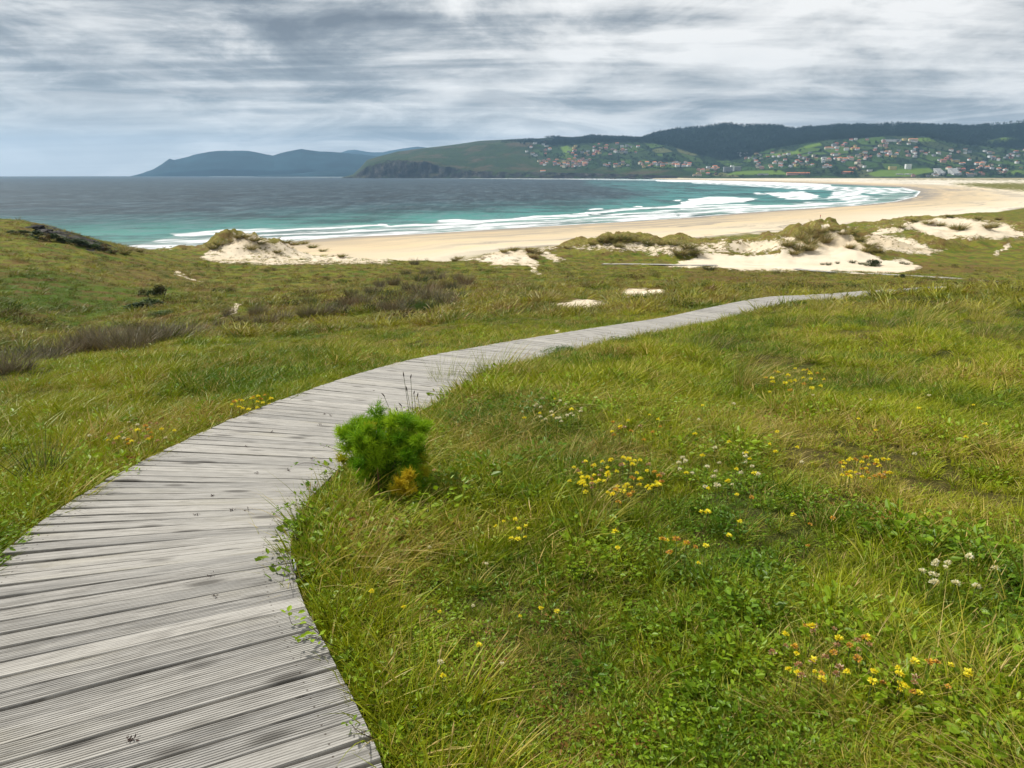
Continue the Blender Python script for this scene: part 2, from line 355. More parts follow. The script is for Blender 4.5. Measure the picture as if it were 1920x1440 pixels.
def m_sea():
    m,t=mat('sea'); p=POS(t); d=t.attr('shore'); surf=t.attr('surf')     # metres from the shoreline, traced surf zones
    n=t.noise(t.mul(p,(.008,.008,0)),1,4,.6)
    dd=t.m('ADD',d,t.m('MULTIPLY',t.m('SUBTRACT',n,.5),60))
    c=t.ramp(t.mr(dd,0,900),[(.0,(.20,.30,.26)),(.05,(.10,.30,.25)),(.11,(.040,.20,.17)),(.18,(.018,.10,.105)),(.30,(.008,.038,.056)),(.6,(.005,.026,.042)),(1,(.005,.026,.042))])
    c=t.mix(t.attr('turq'),c,(.050,.250,.235))
    # chop
    ch=t.noise(t.mul(p,(.045,.085,0)),1,11,.80,.3); ch2=t.noise(t.mul(p,(.009,.014,0)),1,9,.74,.2)
    ch3=t.noise(t.mul(p,(.035,.0045,0)),1,9,.78,.2); ch4=t.noise(t.mul(p,(.11,.02,0)),1,6,.75,.2)
    c=t.mix(t.mr(ch,.49,.56,0,.9),c,t.mix(.5,c,(.15,.22,.25)))
    c=t.mix(t.mr(ch2,.49,.55,0,.8),c,t.mix(.75,c,(.002,.014,.026)))
    c=t.mix(t.m('MULTIPLY',t.mr(ch3,.50,.56,0,.75),t.m('MULTIPLY',t.mr(surf,0,.4,1,.3),t.mr(d,60,300,.15,1))),c,(.003,.018,.028)); c=t.mix(t.mr(ch4,.53,.60,0,.6),c,t.mix(.5,c,(.14,.22,.24)))
    # foam: torn rolls parallel to the shore
    wv=t.noise(t.mul(p,(.020,.020,0)),1,4,.6,.2)
    ph=t.m('ADD',d,t.m('MULTIPLY',t.m('SUBTRACT',wv,.5),50))
    sw=t.m('SINE',t.m('MULTIPLY',ph,2*math.pi/21))
    fine=t.noise(t.mul(t.n('ShaderNodeVectorRotate',{'Vector':p,'Angle':R(-35)},rotation_type='Z_AXIS').outputs[0],(.035,.30,0)),1,8,.72,.6)
    fine=t.m('ADD',t.m('MULTIPLY',fine,.45),t.m('MULTIPLY',t.noise(t.mul(t.n('ShaderNodeVectorRotate',{'Vector':p,'Angle':R(-35)},rotation_type='Z_AXIS').outputs[0],(.010,.045,0)),1,7,.74,.8),.55))
    lv=t.m('ADD',t.m('ADD',t.m('MULTIPLY',surf,.84),t.m('MULTIPLY',sw,.16)),t.m('MULTIPLY',t.m('SUBTRACT',fine,.5),3.0))
    foam=t.mr(lv,.44,.70)
    edge=t.mr(t.m('ADD',d,t.m('MULTIPLY',t.m('SUBTRACT',t.noise(t.mul(p,(.05,.05,0)),1,5,.6),.5),9)),4.,1.2)
    foam=t.m('MAXIMUM',foam,t.m('MULTIPLY',edge,.85))
    cap=t.m('MULTIPLY',t.mr(t.noise(t.mul(p,(.045,.12,0)),1,7,.72,.3),.735,.76),t.mr(d,150,600,.0,.0))
    foam=t.m('MAXIMUM',foam,cap)
    c=t.mix(t.m('MULTIPLY',t.mr(surf,.15,.8,0,.45),t.mr(fine,.3,.6)),c,(.42,.50,.47))
    c=t.mix(foam,c,(.86,.87,.87))
    h=t.m('ADD',t.m('ADD',t.m('MULTIPLY',ch,1.2),t.m('MULTIPLY',ch2,2.0)),t.m('MULTIPLY',foam,.3))
    b=finish(t,c,t.mr(foam,0,1,.50,.9),h,2.2,.8,.16); return m
M_SEA=m_sea()

def m_hills():
    m,t=mat('hills'); p=POS(t); nz=t.n('ShaderNodeSeparateXYZ',{0:t.n('ShaderNodeNewGeometry').outputs['True Normal']}).outputs[2]
    n=t.noise(p,.004,6,.65); n2=t.noise(p,.02,6,.7)
    c=t.mix(t.mr(n,.35,.65),(.017,.036,.012),(.040,.062,.016))
    c=t.mix(t.mr(n2,.45,.7,0,.7),c,(.028,.036,.018))
    c=t.mix(t.m('MULTIPLY',t.mr(t.noise(p,.006,5,.6),.5,.62),t.mr(t.attr('heath'),0,1)),c,(.075,.062,.035))
    # fields
    vo=t.n('ShaderNodeTexVoronoi',{'Vector':t.mul(p,(.008,.005,0)),'Scale':1.,'Randomness':.9},feature='F1')
    fr=t.n('ShaderNodeSeparateXYZ',{0:vo.outputs['Color']}).outputs[0]
    fc=t.ramp(fr,[(0,(.022,.045,.014)),(.35,(.040,.080,.020)),(.6,(.075,.125,.024)),(.8,(.035,.06,.022)),(1,(.12,.125,.05))])
    vd=t.n('ShaderNodeTexVoronoi',{'Vector':t.mul(p,(.008,.005,0)),'Scale':1.,'Randomness':.9},feature='DISTANCE_TO_EDGE').outputs[0]
    fc=t.mix(t.mr(vd,.09,.05),fc,(.018,.034,.014))
    c=t.mix(t.attr('field'),c,fc)
    c=t.mix(t.attr('bright'),c,(.13,.205,.03))
    c=t.mix(t.attr('forest'),c,(.016,.028,.014))
    c=t.mix(t.attr('sandy'),c,(.56,.46,.30))
    rk=t.m('MULTIPLY',t.mr(t.m('ADD',nz,t.m('MULTIPLY',t.m('SUBTRACT',n2,.5),.35)),.74,.60),t.attr('cliff'))
    rk=t.m('MAXIMUM',rk,t.m('MULTIPLY',t.attr('strip'),t.mr(n2,.40,.50)))
    rc=t.ramp(t.noise(t.mul(p,(1,.3,.5)),.03,9,.80),[(.38,(.006,.006,.006)),(.52,(.026,.024,.022)),(.68,(.13,.12,.105))])
    c=t.mix(rk,c,rc)
    finish(t,c,.95,t.m('ADD',n2,t.m('MULTIPLY',t.noise(p,.06,6,.7),.6)),14,.8,.05); return m
M_HILLS=m_hills()
M_RIDGE=simple('ridge_scrub',(.010,.032,.040),.95,.45,.004,.03,rnd=False)  # dark scrub with the blue of distance haze mixed into its colour

# ------------------------------------------------------------------ the lie of the land
# (photo column, photo row, metres ahead)
CP=[(0,1000,3.6),(0,900,4.8),(0,800,6.8),(0,720,11),(0,692,16),(0,640,28),(0,580,45),(0,520,65),(0,460,92),(0,412,118),(60,418,128),(110,434,140),(150,450,150),(180,462,165),
 (150,600,45),(150,500,80),
 (300,850,5.0),(300,760,7.6),(300,700,11.2),(300,660,17.5),(300,640,24),(300,600,40),(300,560,58),(300,530,80),(300,500,105),(300,478,138),
 (640,690,10),(640,640,19.5),(640,600,32),(640,570,45),(640,540,65),(640,515,95),(640,500,120),(640,491,146),
 (960,600,24),(960,560,40),(960,530,70),(960,508,112),(900,494,148),
 (1250,575,31),(1250,545,48),(1250,520,85),(1250,505,125),(1250,488,155),
 (1500,566,29.5),(1500,545,45),(1500,530,75),(1500,515,105),(1500,505,138),(1500,490,160),
 (1745,546,42),(1745,534,75),(1745,524,100),(1745,506,140),(1740,480,172),
 (1900,541,42),(1900,538,75),(1900,530,103),(1900,502,148),(1900,470,185),(1900,440,225),(1900,410,290),
 (2500,560,34),(2500,520,110),(2500,480,180),(-500,640,28),(-500,520,70),(-500,440,120),(2500,430,280)]
XYZ=[at(*c) for c in CP]
XYZ+=[(0,.8,20.0),(0,3,20.0),(-2.1,3,20.0),(-5,3,19.75),(-12,5,19.3),(3,3,20.02),(6,3,20.1),(12,4,20.3),(0,6,19.86),(3,6,19.84),(6,6,19.85),(1,9,19.55),(4,9,19.5),(8,9,19.55),
 (-1.7,6.2,19.85),(-1.2,7.9,19.65),(.1,12,18.95),(3,13,19.0),(7,13,19.05),(12,13,19.1),(20,14,19.3),(4.9,20.5,17.85),(9,20,18.15),(15,20,18.15),(22,20,18.4),(16,30,17.1),(24,30,17.15),(-25,8,18.5),(30,8,20.2)]
XYZ=np.array(XYZ)
def st(x,y):
    r=np.hypot(x,y)+1e-6; return np.arctan2(x,np.maximum(y,-1e9))*2.2, np.log(r+.5)
_s,_t=st(XYZ[:,0],XYZ[:,1])
def _k(d2): return .5*d2*np.log(d2+1e-12)
A=np.zeros((len(_s)+3,)*2); n=len(_s)
A[:n,:n]=_k((_s[:,None]-_s)**2+(_t[:,None]-_t)**2)+np.eye(n)*.004
A[:n,n]=1;A[:n,n+1]=_s;A[:n,n+2]=_t;A[n:,:n]=A[:n,n:].T
_w=np.linalg.solve(A,np.concatenate([XYZ[:,2],[0,0,0]]))
def tps(x,y):
    s,t_=st(x,y); s=np.clip(s,-2.2,2.2); t_=np.clip(t_,.2,5.9); N=len(_s); r=np.full(x.shape,_w[N])+_w[N+1]*s+_w[N+2]*t_
    for i in range(N): r=r+_w[i]*_k((s-_s[i])**2+(t_-_t[i])**2)
    return r
SH=[(200,466),(333,467),(430,462),(520,455),(600,448),(640,445),(800,438),(960,428),(1120,419),(1280,409),(1400,399),(1500,392),(1600,386),(1680,378),(1718,369),(1727,359),(1690,351),(1600,347),(1500,343),(1400,340),(1300,337.6),(1250,336.6)]
SHW=[(-900,230),(-330,215),(-190,190),(-165,196)]+[atz(p,r,0)[:2] for p,r in SH]+[(620,3700)]
OCEAN=SHW+[(620,20000),(-20000,20000),(-20000,230)]
FOOT=[(180,470),(330,477),(560,483),(700,491),(850,488),(900,474),(1000,461),(1090,452),(1280,446),(1400,438),(1500,431),(1640,418),(1700,411),(1780,405),(1860,400),(1925,389)]
FTW=[(-900,180),(-250,150)]+[atz(p,r,3.5)[:2] for p,r in FOOT]
FTW+=[(330,400),(700,560),(1500,900),(4000,1200)]
LAND=FTW+[(4000,-4000),(-4000,-4000),(-4000,180)]
# dune humps: (column, row of the top, metres ahead, half width across, half depth, sharpness)
DU=[(460,437,166,7.5,9,1),(425,450,163,5,8,1),(395,470,160,4,7,1),(500,453,166,5,8,1),(545,447,170,7,8,1),(590,458,170,6,8,1),(640,470,168,6,8,1),(690,483,160,6,6,1),
 (240,459,178,4.5,7,1),(300,472,172,7,6,1),
 (925,476,165,6,8,1),(960,470,168,5,8,1),(1010,473,172,6,8,1),(1050,464,176,7,8,1),(1110,458,182,7,8,1),(1160,449,184,7,9,1),(1210,451,182,8,9,1),(1270,452,184,8,9,1),(1330,456,182,8,8,1),
 (1390,462,180,9,9,1),(1440,452,182,6,9,1),(1490,440,182,6,10,1),(1540,426,186,8,12,1),(1590,437,184,8,12,1),(1640,455,178,8,10,1),(1450,478,168,14,10,1),(1560,478,168,14,9,1),(1690,478,170,10,8,1),
 (1690,440,225,12,12,1),(1720,414,260,14,14,1),(1780,409,262,11,14,1),(1840,412,262,14,14,1),(1900,424,250,14,12,1),(1800,430,235,12,10,1),(1870,440,225,10,10,1),
 (1690,495,152,8,5,1),(1620,500,148,12,4,1),(1200,545,46,3.0,2.2,1),(1095,566,36,3.4,1.8,1),(830,577,40,3.0,2.0,1),(1400,520,92,11,8,1),(1330,524,84,7,6,1)]
DU=[(*at(c,r,D),sx,sy) for c,r,D,sx,sy,_ in DU]
def land0(x,y):
    z=tps(x,y); r=np.hypot(x,y)
    z=z+fbm(x*.16,y*.16,4,3)*.9*sstep(10,40,r)+fbm(x*.55,y*.55,3,9)*.30*sstep(3.5,9,r)+fbm(x*2.1,y*2.1,3,19)*.09
    return z
_dx=np.array([d[0] for d in DU]);_dy=np.array([d[1] for d in DU])
_dh=(np.array([d[2] for d in DU])-tps(_dx,_dy))*np.where(_dy>90,1.16,1.0)
_g=np.random.default_rng(5)
for _c,_n,_r0,_r1,_d0,_d1 in [((1600,1930),34,418,470,190,275),((1040,1480),30,462,490,165,192),((1560,1760),14,455,490,160,190),((380,740),12,470,492,158,175)]:
    for _i in range(_n):
        _D=_g.uniform(_d0,_d1); _x=float(xpx(_g.uniform(*_c),_r0,_D)); _s_=_g.uniform(1.8,5.0); DU.append((_x,_D,0,_s_*1.2,_s_,)); _dx=np.append(_dx,_x); _dy=np.append(_dy,_D); _dh=np.append(_dh,_s_*_g.uniform(.45,.85))
_PZY=np.linspace(-6,64,1401)
_PZ=np.interp(_PZY,[-3,0,3.6,6.1,8.3,12.7,21,30,33,37,42,50,60],[20.12,20.12,20.1,19.83,19.71,19.0,17.85,17.02,16.75,16.2,15.62,14.3,12.8])
for _ in range(6): _PZ=np.concatenate([_PZ[:30],np.convolve(_PZ,np.ones(31)/31,'same')[30:-30],_PZ[-30:]])
def path_z(y): return np.interp(y,_PZY,_PZ)
PC=np.array([(-.02,-2.0),(-.30,-.6),(-.72,.6),(-1.11,1.63),(-1.71,2.74),(-1.99,3.6),(-2.02,4.6),(-1.80,6.2),(-1.24,7.9),(.13,11.9),(2.3,16.0),(4.9,20.4),(7.6,24.6),(10.9,29.0),(12.9,30.1),(15.8,32.2),(19.6,36.2),(24.4,41.0),(30,46),(36,54)])
def catmull(P,k):
    P=np.asarray(P,float); Q=np.vstack([2*P[0]-P[1],P,2*P[-1]-P[-2]]); out=[]
    for i in range(1,len(Q)-2):
        for j in range(k):
            u=j/k; a,b,c,d=Q[i-1:i+3]
            out.append(.5*((2*b)+(c-a)*u+(2*a-5*b+4*c-d)*u*u+(3*b-a-3*c+d)*u**3))
    out.append(P[-1]); return np.array(out)
PCS=catmull(PC,6)
for _ in range(5):
    _q=PCS.copy(); _m=(_q[1:-1,1]>5)&(_q[1:-1,1]<26); _q[1:-1][_m]=(PCS[:-2][_m]+2*PCS[1:-1][_m]+PCS[2:][_m])/4; PCS=_q
def pathdist(x,y): 
    d=np.full(x.shape,99.); s=(np.hypot(x,y)<75)&(y>-4)
    if s.any(): d[s]=segdist(x[s],y[s],[tuple(q) for q in PCS])
    return d
def G(x,y,full=False):
    x=np.atleast_1d(np.asarray(x,float)); y=np.atleast_1d(np.asarray(y,float)); r=np.hypot(x,y)
    z=land0(x,y)
    # dunes: smooth union of humps
    sel=(r>28)&(r<420)&(y>0); hsum=np.zeros(x.shape)
    if sel.any():
        X,Y=x[sel],y[sel]; e=np.zeros(X.shape); wx=X+fbm(X*.10,Y*.10,3,31)*9*sstep(60,120,Y); wy=Y+fbm(X*.08,Y*.08,3,37)*8*sstep(60,120,Y)
        for (dx,dy,_,sx,sy),h in zip(DU,_dh):
            if h<=0: continue
            q=((wx-dx)/sx)**2+((wy-dy)/sy)**2; e+= (h*np.exp(-q*.5))**3.5
        hh=e**(1/3.5); hsum[sel]=hh*(1+fbm(X*.30,Y*.30,5,51,.6)*.75)
    z=z+hsum
    pd=pathdist(x,y)
    zp=path_z(y)-.075
    z=z*sstep(.7,2.3,pd)+zp*(1-sstep(.7,2.3,pd))
    z=z-.17*(1-sstep(.66,.80,pd))
    sd_=segdist(x,y,SHW)*np.where(inpoly(x,y,OCEAN),-1,1)
    zb=np.where(sd_>0,3.3*(1-np.exp(-sd_/45)),np.maximum(-7,sd_*.04))
    zb=zb+fbm(x*.02,y*.02,3,61)*.35*sstep(10,60,sd_)
    fd=segdist(x,y,FTW)*np.where(inpoly(x,y,LAND),1,-1)
    w=sstep(-3,9,fd)
    zz=z*w+zb*(1-w)
    if full: return zz,sd_,fd,pd,hsum
    return zz

# ------------------------------------------------------------------ ground sheet (one polar sheet from under the camera to the far beach)
def build_ground():
    fine=np.linspace(R(-46),R(46),760); side=np.linspace(R(46),R(314),72)[1:-1]
    ph=np.concatenate([fine,side]); nc=len(ph)
    r=np.concatenate([[.05],np.geomspace(.5,330,820),np.geomspace(334,3900,110)]); nr=len(r)
    X=(r[:,None]*np.sin(ph)[None]).ravel(); Y=(r[:,None]*np.cos(ph)[None]).ravel()
    Z,sd_,fd,pd,hs=G(X,Y,True)
    px,row=project(X,Y,Z); front=Y>1; px=np.where(front,px+fbm(X*.22,Y*.16,5,205,.6)*34*sstep(3,30,Y),-9999); row=row+fbm(X*.22+40,Y*.16,5,206,.6)*13*sstep(3,40,Y)
    sand=np.zeros(len(X)); D=Y
    def M(poly,soft,d0,d1,a=1.):
        nonlocal sand
        m=pmask(px,row,poly,soft*1.5+1)*((D>d0)&(D<d1))*a; sand=np.maximum(sand,m)
    M([(372,484),(393,462),(425,448),(450,434),(475,440),(500,450),(520,456),(545,446),(610,458),(720,484),(740,494),(690,500),(600,496),(500,499),(400,493)],4,130,190,.72)
    M([(235,456),(300,462),(350,472),(300,476),(230,470)],3,150,195,.35)
    M([(1238,499),(1300,486),(1320,474),(1400,480),(1460,477),(1500,452),(1550,418),(1600,440),(1612,462),(1640,478),(1665,487),(1700,488),(1732,503),(1690,511),(1600,510),(1500,507),(1400,507),(1300,501)],3,110,200,1.)
    M([(1360,450),(1455,446),(1480,462),(1440,474),(1370,472)],5,140,210,.72)
    M([(1600,452),(1640,438),(1700,445),(1770,470),(1740,478),(1660,474)],6,140,280,.72)
    M([(1690,425),(1740,409),(1800,408),(1890,418),(1930,445),(1850,448),(1760,448)],5,190,300,.85)
    M([(1610,440),(1700,412),(1720,430),(1640,446)],4,190,300,.7)
    M([(893,491),(935,470),(980,468),(1012,482),(1005,499),(930,499)],4,120,200,.72)
    M([(1006,464),(1020,468),(1060,486),(1045,490),(1010,478)],3,120,200,.85)
    M([(1040,462),(1110,455),(1200,450),(1300,456),(1320,480),(1250,480),(1100,470)],6,150,200,.60)
    M([(1300,452),(1500,436),(1480,470),(1300,480)],7,150,200,.6)
    M([(840,488),(900,474),(1040,458),(1040,468),(900,492)],5,150,200,.55)
    M([(990,497),(1002,499),(1015,513),(1004,512)],2,80,170,1.)
    M([(1155,551),(1175,541),(1240,540),(1246,549),(1215,556),(1170,559)],4,25,75,.85)
    M([(1038,574),(1080,562),(1110,560),(1160,569),(1120,578),(1062,580)],4,22,60,.85)
    M([(1005,548),(1040,545),(1050,552),(1010,556)],3,25,75,.6)
    M([(752,596),(790,580),(840,573),(905,572),(915,582),(860,586),(770,601)],4,22,60,.62)
    M([(1028,624),(1048,620),(1066,630),(1052,634)],3,10,30,.9)
    M([(428,590),(445,568),(458,570),(445,590),(400,602)],3,30,80,.75)
    M([(1858,477),(1888,461),(1890,465),(1868,478)],2,120,260,.9)
    M([(315,655),(420,640),(505,628),(510,636),(400,655),(260,683),(240,678)],4,12,40,.40)
    M([(330,506),(385,530),(380,533),(320,510)],2,60,130,.7)
    M([(1280,583),(1300,578),(1320,583),(1290,590)],3,15,60,.4)
    brown=np.zeros(len(X))
    for poly,sf,d0,d1,a in [([(1270,508),(1400,500),(1500,520),(1450,545),(1300,540)],9,60,140,1.),([(1400,545),(1560,538),(1550,560),(1420,556)],7,30,90,.8),
        ([(1000,545),(1250,535),(1270,560),(1180,590),(1000,590)],10,20,90,.8),([(830,570),(920,570),(915,585),(850,590)],5,20,60,1.),
        ([(1690,492),(1900,498),(1900,510),(1700,512)],6,120,190,.9),([(200,490),(350,500),(400,525),(300,530),(180,510)],10,70,140,.55),
        ([(350,590),(450,575),(440,610),(330,640)],9,20,80,.9),([(700,625),(880,640),(860,665),(700,670)],12,7,25,.75),([(1600,565),(1740,556),(1740,568),(1600,572)],4,18,50,.8),
        ([(1280,480),(1470,470),(1460,480),(1300,488)],5,140,190,.6)]:
        brown=np.maximum(brown,pmask(px,row,poly,sf)*((D>d0)&(D<d1))*a)
    beach=1-sstep(-4,4,fd)
    # grassed foredune behind the far beach and the flat in front of the right dunes
    az=X/np.maximum(Y,1)
    bg=pmask(px,row,[(1780,344),(1840,343),(1930,343),(1930,358),(1860,353),(1820,350)],1.5)*(D>600)
    bg=np.maximum(bg,pmask(px,row,[(1640,333),(1930,330),(1930,338),(1720,336),(1640,335)],1.)*(D>1500))
    bg=np.maximum(bg,pmask(px,row,[(1280,447),(1500,432),(1640,420),(1700,412),(1700,425),(1600,432),(1500,445),(1280,455)],2)*(D>150)*(D<330)*.9)
    beach=beach*(1-bg); sand=np.where(bg>.5,.25,sand)
    sand=np.maximum(sand,.18*sstep(100,150,Y)*(hs>1.5))
    rock=pmask(px,row,[(55,416),(110,422),(150,438),(185,452),(215,470),(180,470),(130,452),(80,440)],3)*(D>90)
    rock=np.maximum(rock,((az<-.56)&(fd<6)&(D<400)&(D>100))*1.)
    beach=np.where((az<-.56)&(D<400),0,beach)
    shore=np.where(sd_>0,sd_,0)
    F_=gridfaces(nr,nc,True)
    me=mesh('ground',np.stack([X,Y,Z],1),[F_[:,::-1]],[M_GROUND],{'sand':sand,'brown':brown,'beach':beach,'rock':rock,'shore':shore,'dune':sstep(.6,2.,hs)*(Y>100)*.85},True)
    return link('ground',me,kind='structure')
ground=build_ground()

def build_sea():
    ph=np.concatenate([np.linspace(R(-48),R(48),520),np.linspace(R(48),R(312),40)[1:-1]]); r=np.concatenate([[120],np.geomspace(150,3200,330),np.geomspace(3250,8750,40)])
    X=(r[:,None]*np.sin(ph)[None]).ravel(); Y=(r[:,None]*np.cos(ph)[None]).ravel(); Z=np.zeros(len(X))
    sd_=segdist(X,Y,SHW)*np.where(inpoly(X,Y,OCEAN),1,-1)
    px,row=project(X,Y,Z); px=np.where(Y>1,px,-9999)
    surf=np.zeros(len(X)); turq=np.zeros(len(X)); k_=np.clip((row-334)/60,.06,1.2)
    row=row+fbm(X*.02,Y*.008,5,211,.6)*13*k_; px=px+fbm(X*.02+9,Y*.01,5,212,.6)*70*k_
    def M(poly,soft,a=1.):
        nonlocal surf
        surf=np.maximum(surf,pmask(px,row,poly,soft)*a*(Y>100))
    M([(230,462),(330,440),(420,433),(560,425),(660,422),(660,432),(560,446),(430,458),(330,466),(250,468)],3,.72)
    M([(330,437),(420,432),(560,426),(700,421),(740,424),(560,433),(340,442)],2,.85)
    M([(560,447),(640,430),(800,420),(1000,410),(1100,404),(1280,393),(1280,407),(1120,417),(960,426),(800,436),(640,443)],3,.74)
    M([(815,419),(850,413),(1000,407),(1085,400),(1085,405),(980,413),(850,420)],2,1.)
    M([(1085,404),(1200,395),(1300,389),(1400,381),(1420,373),(1350,369),(1290,375),(1280,384),(1180,392),(1090,399)],2,.95)
    M([(1280,388),(1400,383),(1460,384),(1520,378),(1620,376),(1660,372),(1600,385),(1500,391),(1400,397),(1280,407)],2.5,.74)
    M([(1440,362),(1500,358),(1530,367),(1525,373),(1480,374),(1440,366)],2,.95)
    M([(1460,372),(1560,374),(1600,378),(1640,372),(1612,366),(1620,358),(1560,358),(1540,372)],2,.8)
    M([(1290,341),(1400,344),(1500,347),(1600,350),(1700,354),(1727,358),(1660,366),(1600,360),(1500,356),(1420,351),(1300,344)],1.5,.72)
    M([(1230,337),(1300,337.5),(1400,340),(1500,343),(1560,346),(1560,350),(1450,347),(1300,342),(1230,340)],1.2,1.1)
    M([(1520,380),(1610,384),(1612,368),(1660,365),(1720,360),(1700,372),(1640,382)],2,.42)
    for a,b,c in [(1095,1135,393),(1180,1206,388),(1412,1436,364),(1060,1100,399),(1260,1275,378),(700,740,423),(640,700,431)]:
        M([(a,c+1.5),((a+b)/2,c-2),(b,c-1),(b,c+1.5)],1,1.05)
    M([(90,430),(105,428),(116,432),(100,434)],1.5,.9)
    M([(150,455),(200,463),(215,468),(170,466)],2,.6)
    M([(660,332.5),(760,333),(900,333.4),(1000,333.8),(1100,334.2),(1225,336),(1300,338.5),(1225,339),(1100,337),(980,336),(860,335),(760,334.6),(660,334)],.7,.62)
    M([(390,330.5),(640,331.5),(680,332),(680,333.4),(560,332.6),(390,331.6)],.5,.45)
    surf*=sstep(.0,.25,surf)
    turq=np.maximum(turq,pmask(px,row,[(1100,341),(1240,338),(1330,342),(1500,350),(1640,365),(1560,378),(1400,378),(1250,385),(1100,395),(900,408),(700,420),(900,402),(1100,385),(1240,362)],12)*.85)
    turq=np.maximum(turq,pmask(px,row,[(150,452),(300,442),(420,436),(640,425),(640,416),(420,424),(200,440)],7)*.45)
    F_=gridfaces(len(r),len(ph),True)
    me=mesh('sea',np.stack([X,Y,Z],1),[F_[:,::-1]],[M_SEA],{'shore':sd_,'surf':surf,'turq':turq},True)
    return link('sea',me,kind='structure')
build_sea()

# ------------------------------------------------------------------ far land
def xh(px,D,row=300): return xpx(px,row,D)
TB=np.array([# px, D0, row at D0, cliff row, forest foot row, crest row
 (640,4150,334,333.5,333,333),(662,4120,334,331,328,327),(676,4080,334,322,317,315),(690,4060,334,312,303,300),(710,4040,334,307,297,294),(745,4020,334,303,289,285),(790,4000,334,303,284,279),
 (830,3980,334,312,279,275),(860,3960,334,318,277,271),(900,3920,334,321,272,265),(960,3880,334,323,268,262),(990,3850,334,323,268,262),(1030,3800,334,324,274,259),(1070,3760,334.5,324,272,263),(1110,3720,334.5,325,270,258),
 (1150,3680,335,326,269,261),(1200,3620,335,327,269,262),(1225,3560,335.5,328,271,253),(1260,3450,336,330,277,247),(1300,3350,336,333,290,242),(1350,3300,336,333.5,303,236),(1385,3300,335.5,333.5,300,239),(1440,3300,335,333,281,237),
 (1480,3280,335,333,275,245),(1500,3260,335,333,271,243),(1560,3240,335,333,264,238),(1600,3220,335,333,262,239),(1650,3200,335,333,257,236),(1720,3200,335,333,258,238),(1800,3200,335,333,272,241),(1860,3200,335,333,279,235),(1920,3200,335,333,280,230),(2000,3200,335,333,282,225),(2250,3200,335,333,282,228)],float)
DC=900.;DT=1700.                                          # forest foot and crest lie this far behind the coast
def far_tab(px): return [np.interp(px,TB[:,0],TB[:,i]) for i in range(1,6)]
def zr(row,D): return H+(HOR-row)/1464.*D
def far_z(px,D):
    D0,r0,rc,rf,rt=far_tab(px); k=D-D0
    row=np.where(k<70,r0+(rc-r0)*sstep(-10,70,k)**.8, np.where(k<DC,rc+(rf-rc)*np.clip((k-70)/(DC-70),0,1)**1.08, rf+(rt-rf)*np.clip((k-DC)/(DT-DC),0,1)**1.0))
    z=zr(row,np.minimum(D,D0+DT)); X=(px-960)/1405.*D
    z=z+(fbm(X*.004,D*.003,5,71)*22+fbm(X*.02,D*.01,4,75)*7)*sstep(40,350,k)*(1-.75*sstep(DC,DT,k))*np.clip((r0-rf)/40,0,1)
    z=z+fbm(X*.025,D*.006,5,81,.6)*24*sstep(0,50,k)*(1-sstep(90,420,k))*np.clip((334-rc)/22,0,1.3)
    z=z-np.maximum(0,k-DT)*.16
    return np.where(k<-5,-4,z)
def px_of(x,y): return 960+1405.*x/y
def farZ(x,y): return far_z(px_of(np.asarray(x,float),np.asarray(y,float)),np.asarray(y,float))
def hits(px,row):
    """where the sight line of a far pixel meets the far slopes"""
    px=float(px);D=np.arange(3200,5900,4.); z=far_z(np.full(D.shape,px),D); rr=HOR-(z-H)/D*1464
    i=np.argmax(rr<=row+.01); D_=D[i] if i>0 else D[0]
    return ((px-960)/1405.*D_,D_,float(z[i]))
def build_far():
    pxs=np.arange(640,2250,1.6); k=np.concatenate([[-12,-4,0],np.arange(6,130,6),np.arange(132,DT,14),np.arange(DT,DT+500,45)])
    P=np.broadcast_to(pxs[None],(len(k),len(pxs))).ravel().copy(); D0=np.interp(P,TB[:,0],TB[:,1]); K=np.repeat(k,len(pxs)); D=D0+K
    z=far_z(P,D); warp=fbm(P*.06,K*.012,4,85)*55*sstep(0,20,K)*(1-sstep(60,160,K))*(P<1290)
    X=(P-960)/1405.*D; Y=D+warp
    row=HOR-(z-H)/D*1464
    rf=np.interp(P,TB[:,0],TB[:,4])
    forest=sstep(0,2.5,rf+fbm(P*.02,P*0,3,91)*5-row)*sstep(950,1010,P)
    field=sstep(985,1020,P)*(K>60)*(1-forest)
    for poly in [[(1000,300),(1040,296),(1080,312),(1130,318),(1300,320),(1300,333),(900,333)],[(960,262),(985,262),(1000,300),(960,320)]]:
        field=field*(1-pmask(P,row,poly,5))
    bright=np.zeros(len(P))
    for poly in [[(1625,325),(1650,319),(1740,315),(1750,322),(1700,331),(1640,331)],[(1438,290),(1490,283),(1497,288),(1450,294)],[(1380,321),(1460,319),(1480,327),(1360,328)],[(1830,267),(1870,258),(1905,262),(1850,270)],[(1500,275),(1530,268),(1535,273),(1505,279)],
                 [(1880,320),(1920,318),(1920,326),(1885,328)],[(1050,277),(1062,273),(1075,283),(1060,292)],[(1690,262),(1730,258),(1745,266),(1715,266)]]:
        b=pmask(P,row,poly,1.5); bright=np.maximum(bright,b*.9); forest=forest*(1-b)
    cliff=((P<1330)&(K<260))*1.; heath=((P<1000)|(K<250))*1.
    sandy=((P>1270)&(K<26))*1.
    me=mesh('far_hills',np.stack([X,Y,z],1),[gridfaces(len(k),len(pxs))],[M_HILLS],{'forest':forest,'field':field,'bright':bright,'cliff':cliff,'strip':((P<1275)&(K<78+fbm(P*.05,K*0,4,87)*60+60*np.exp(-((P-740)/60)**2)))*1.,'heath':heath,'sandy':sandy},True)
    link('hills',me,kind='structure')
build_far()
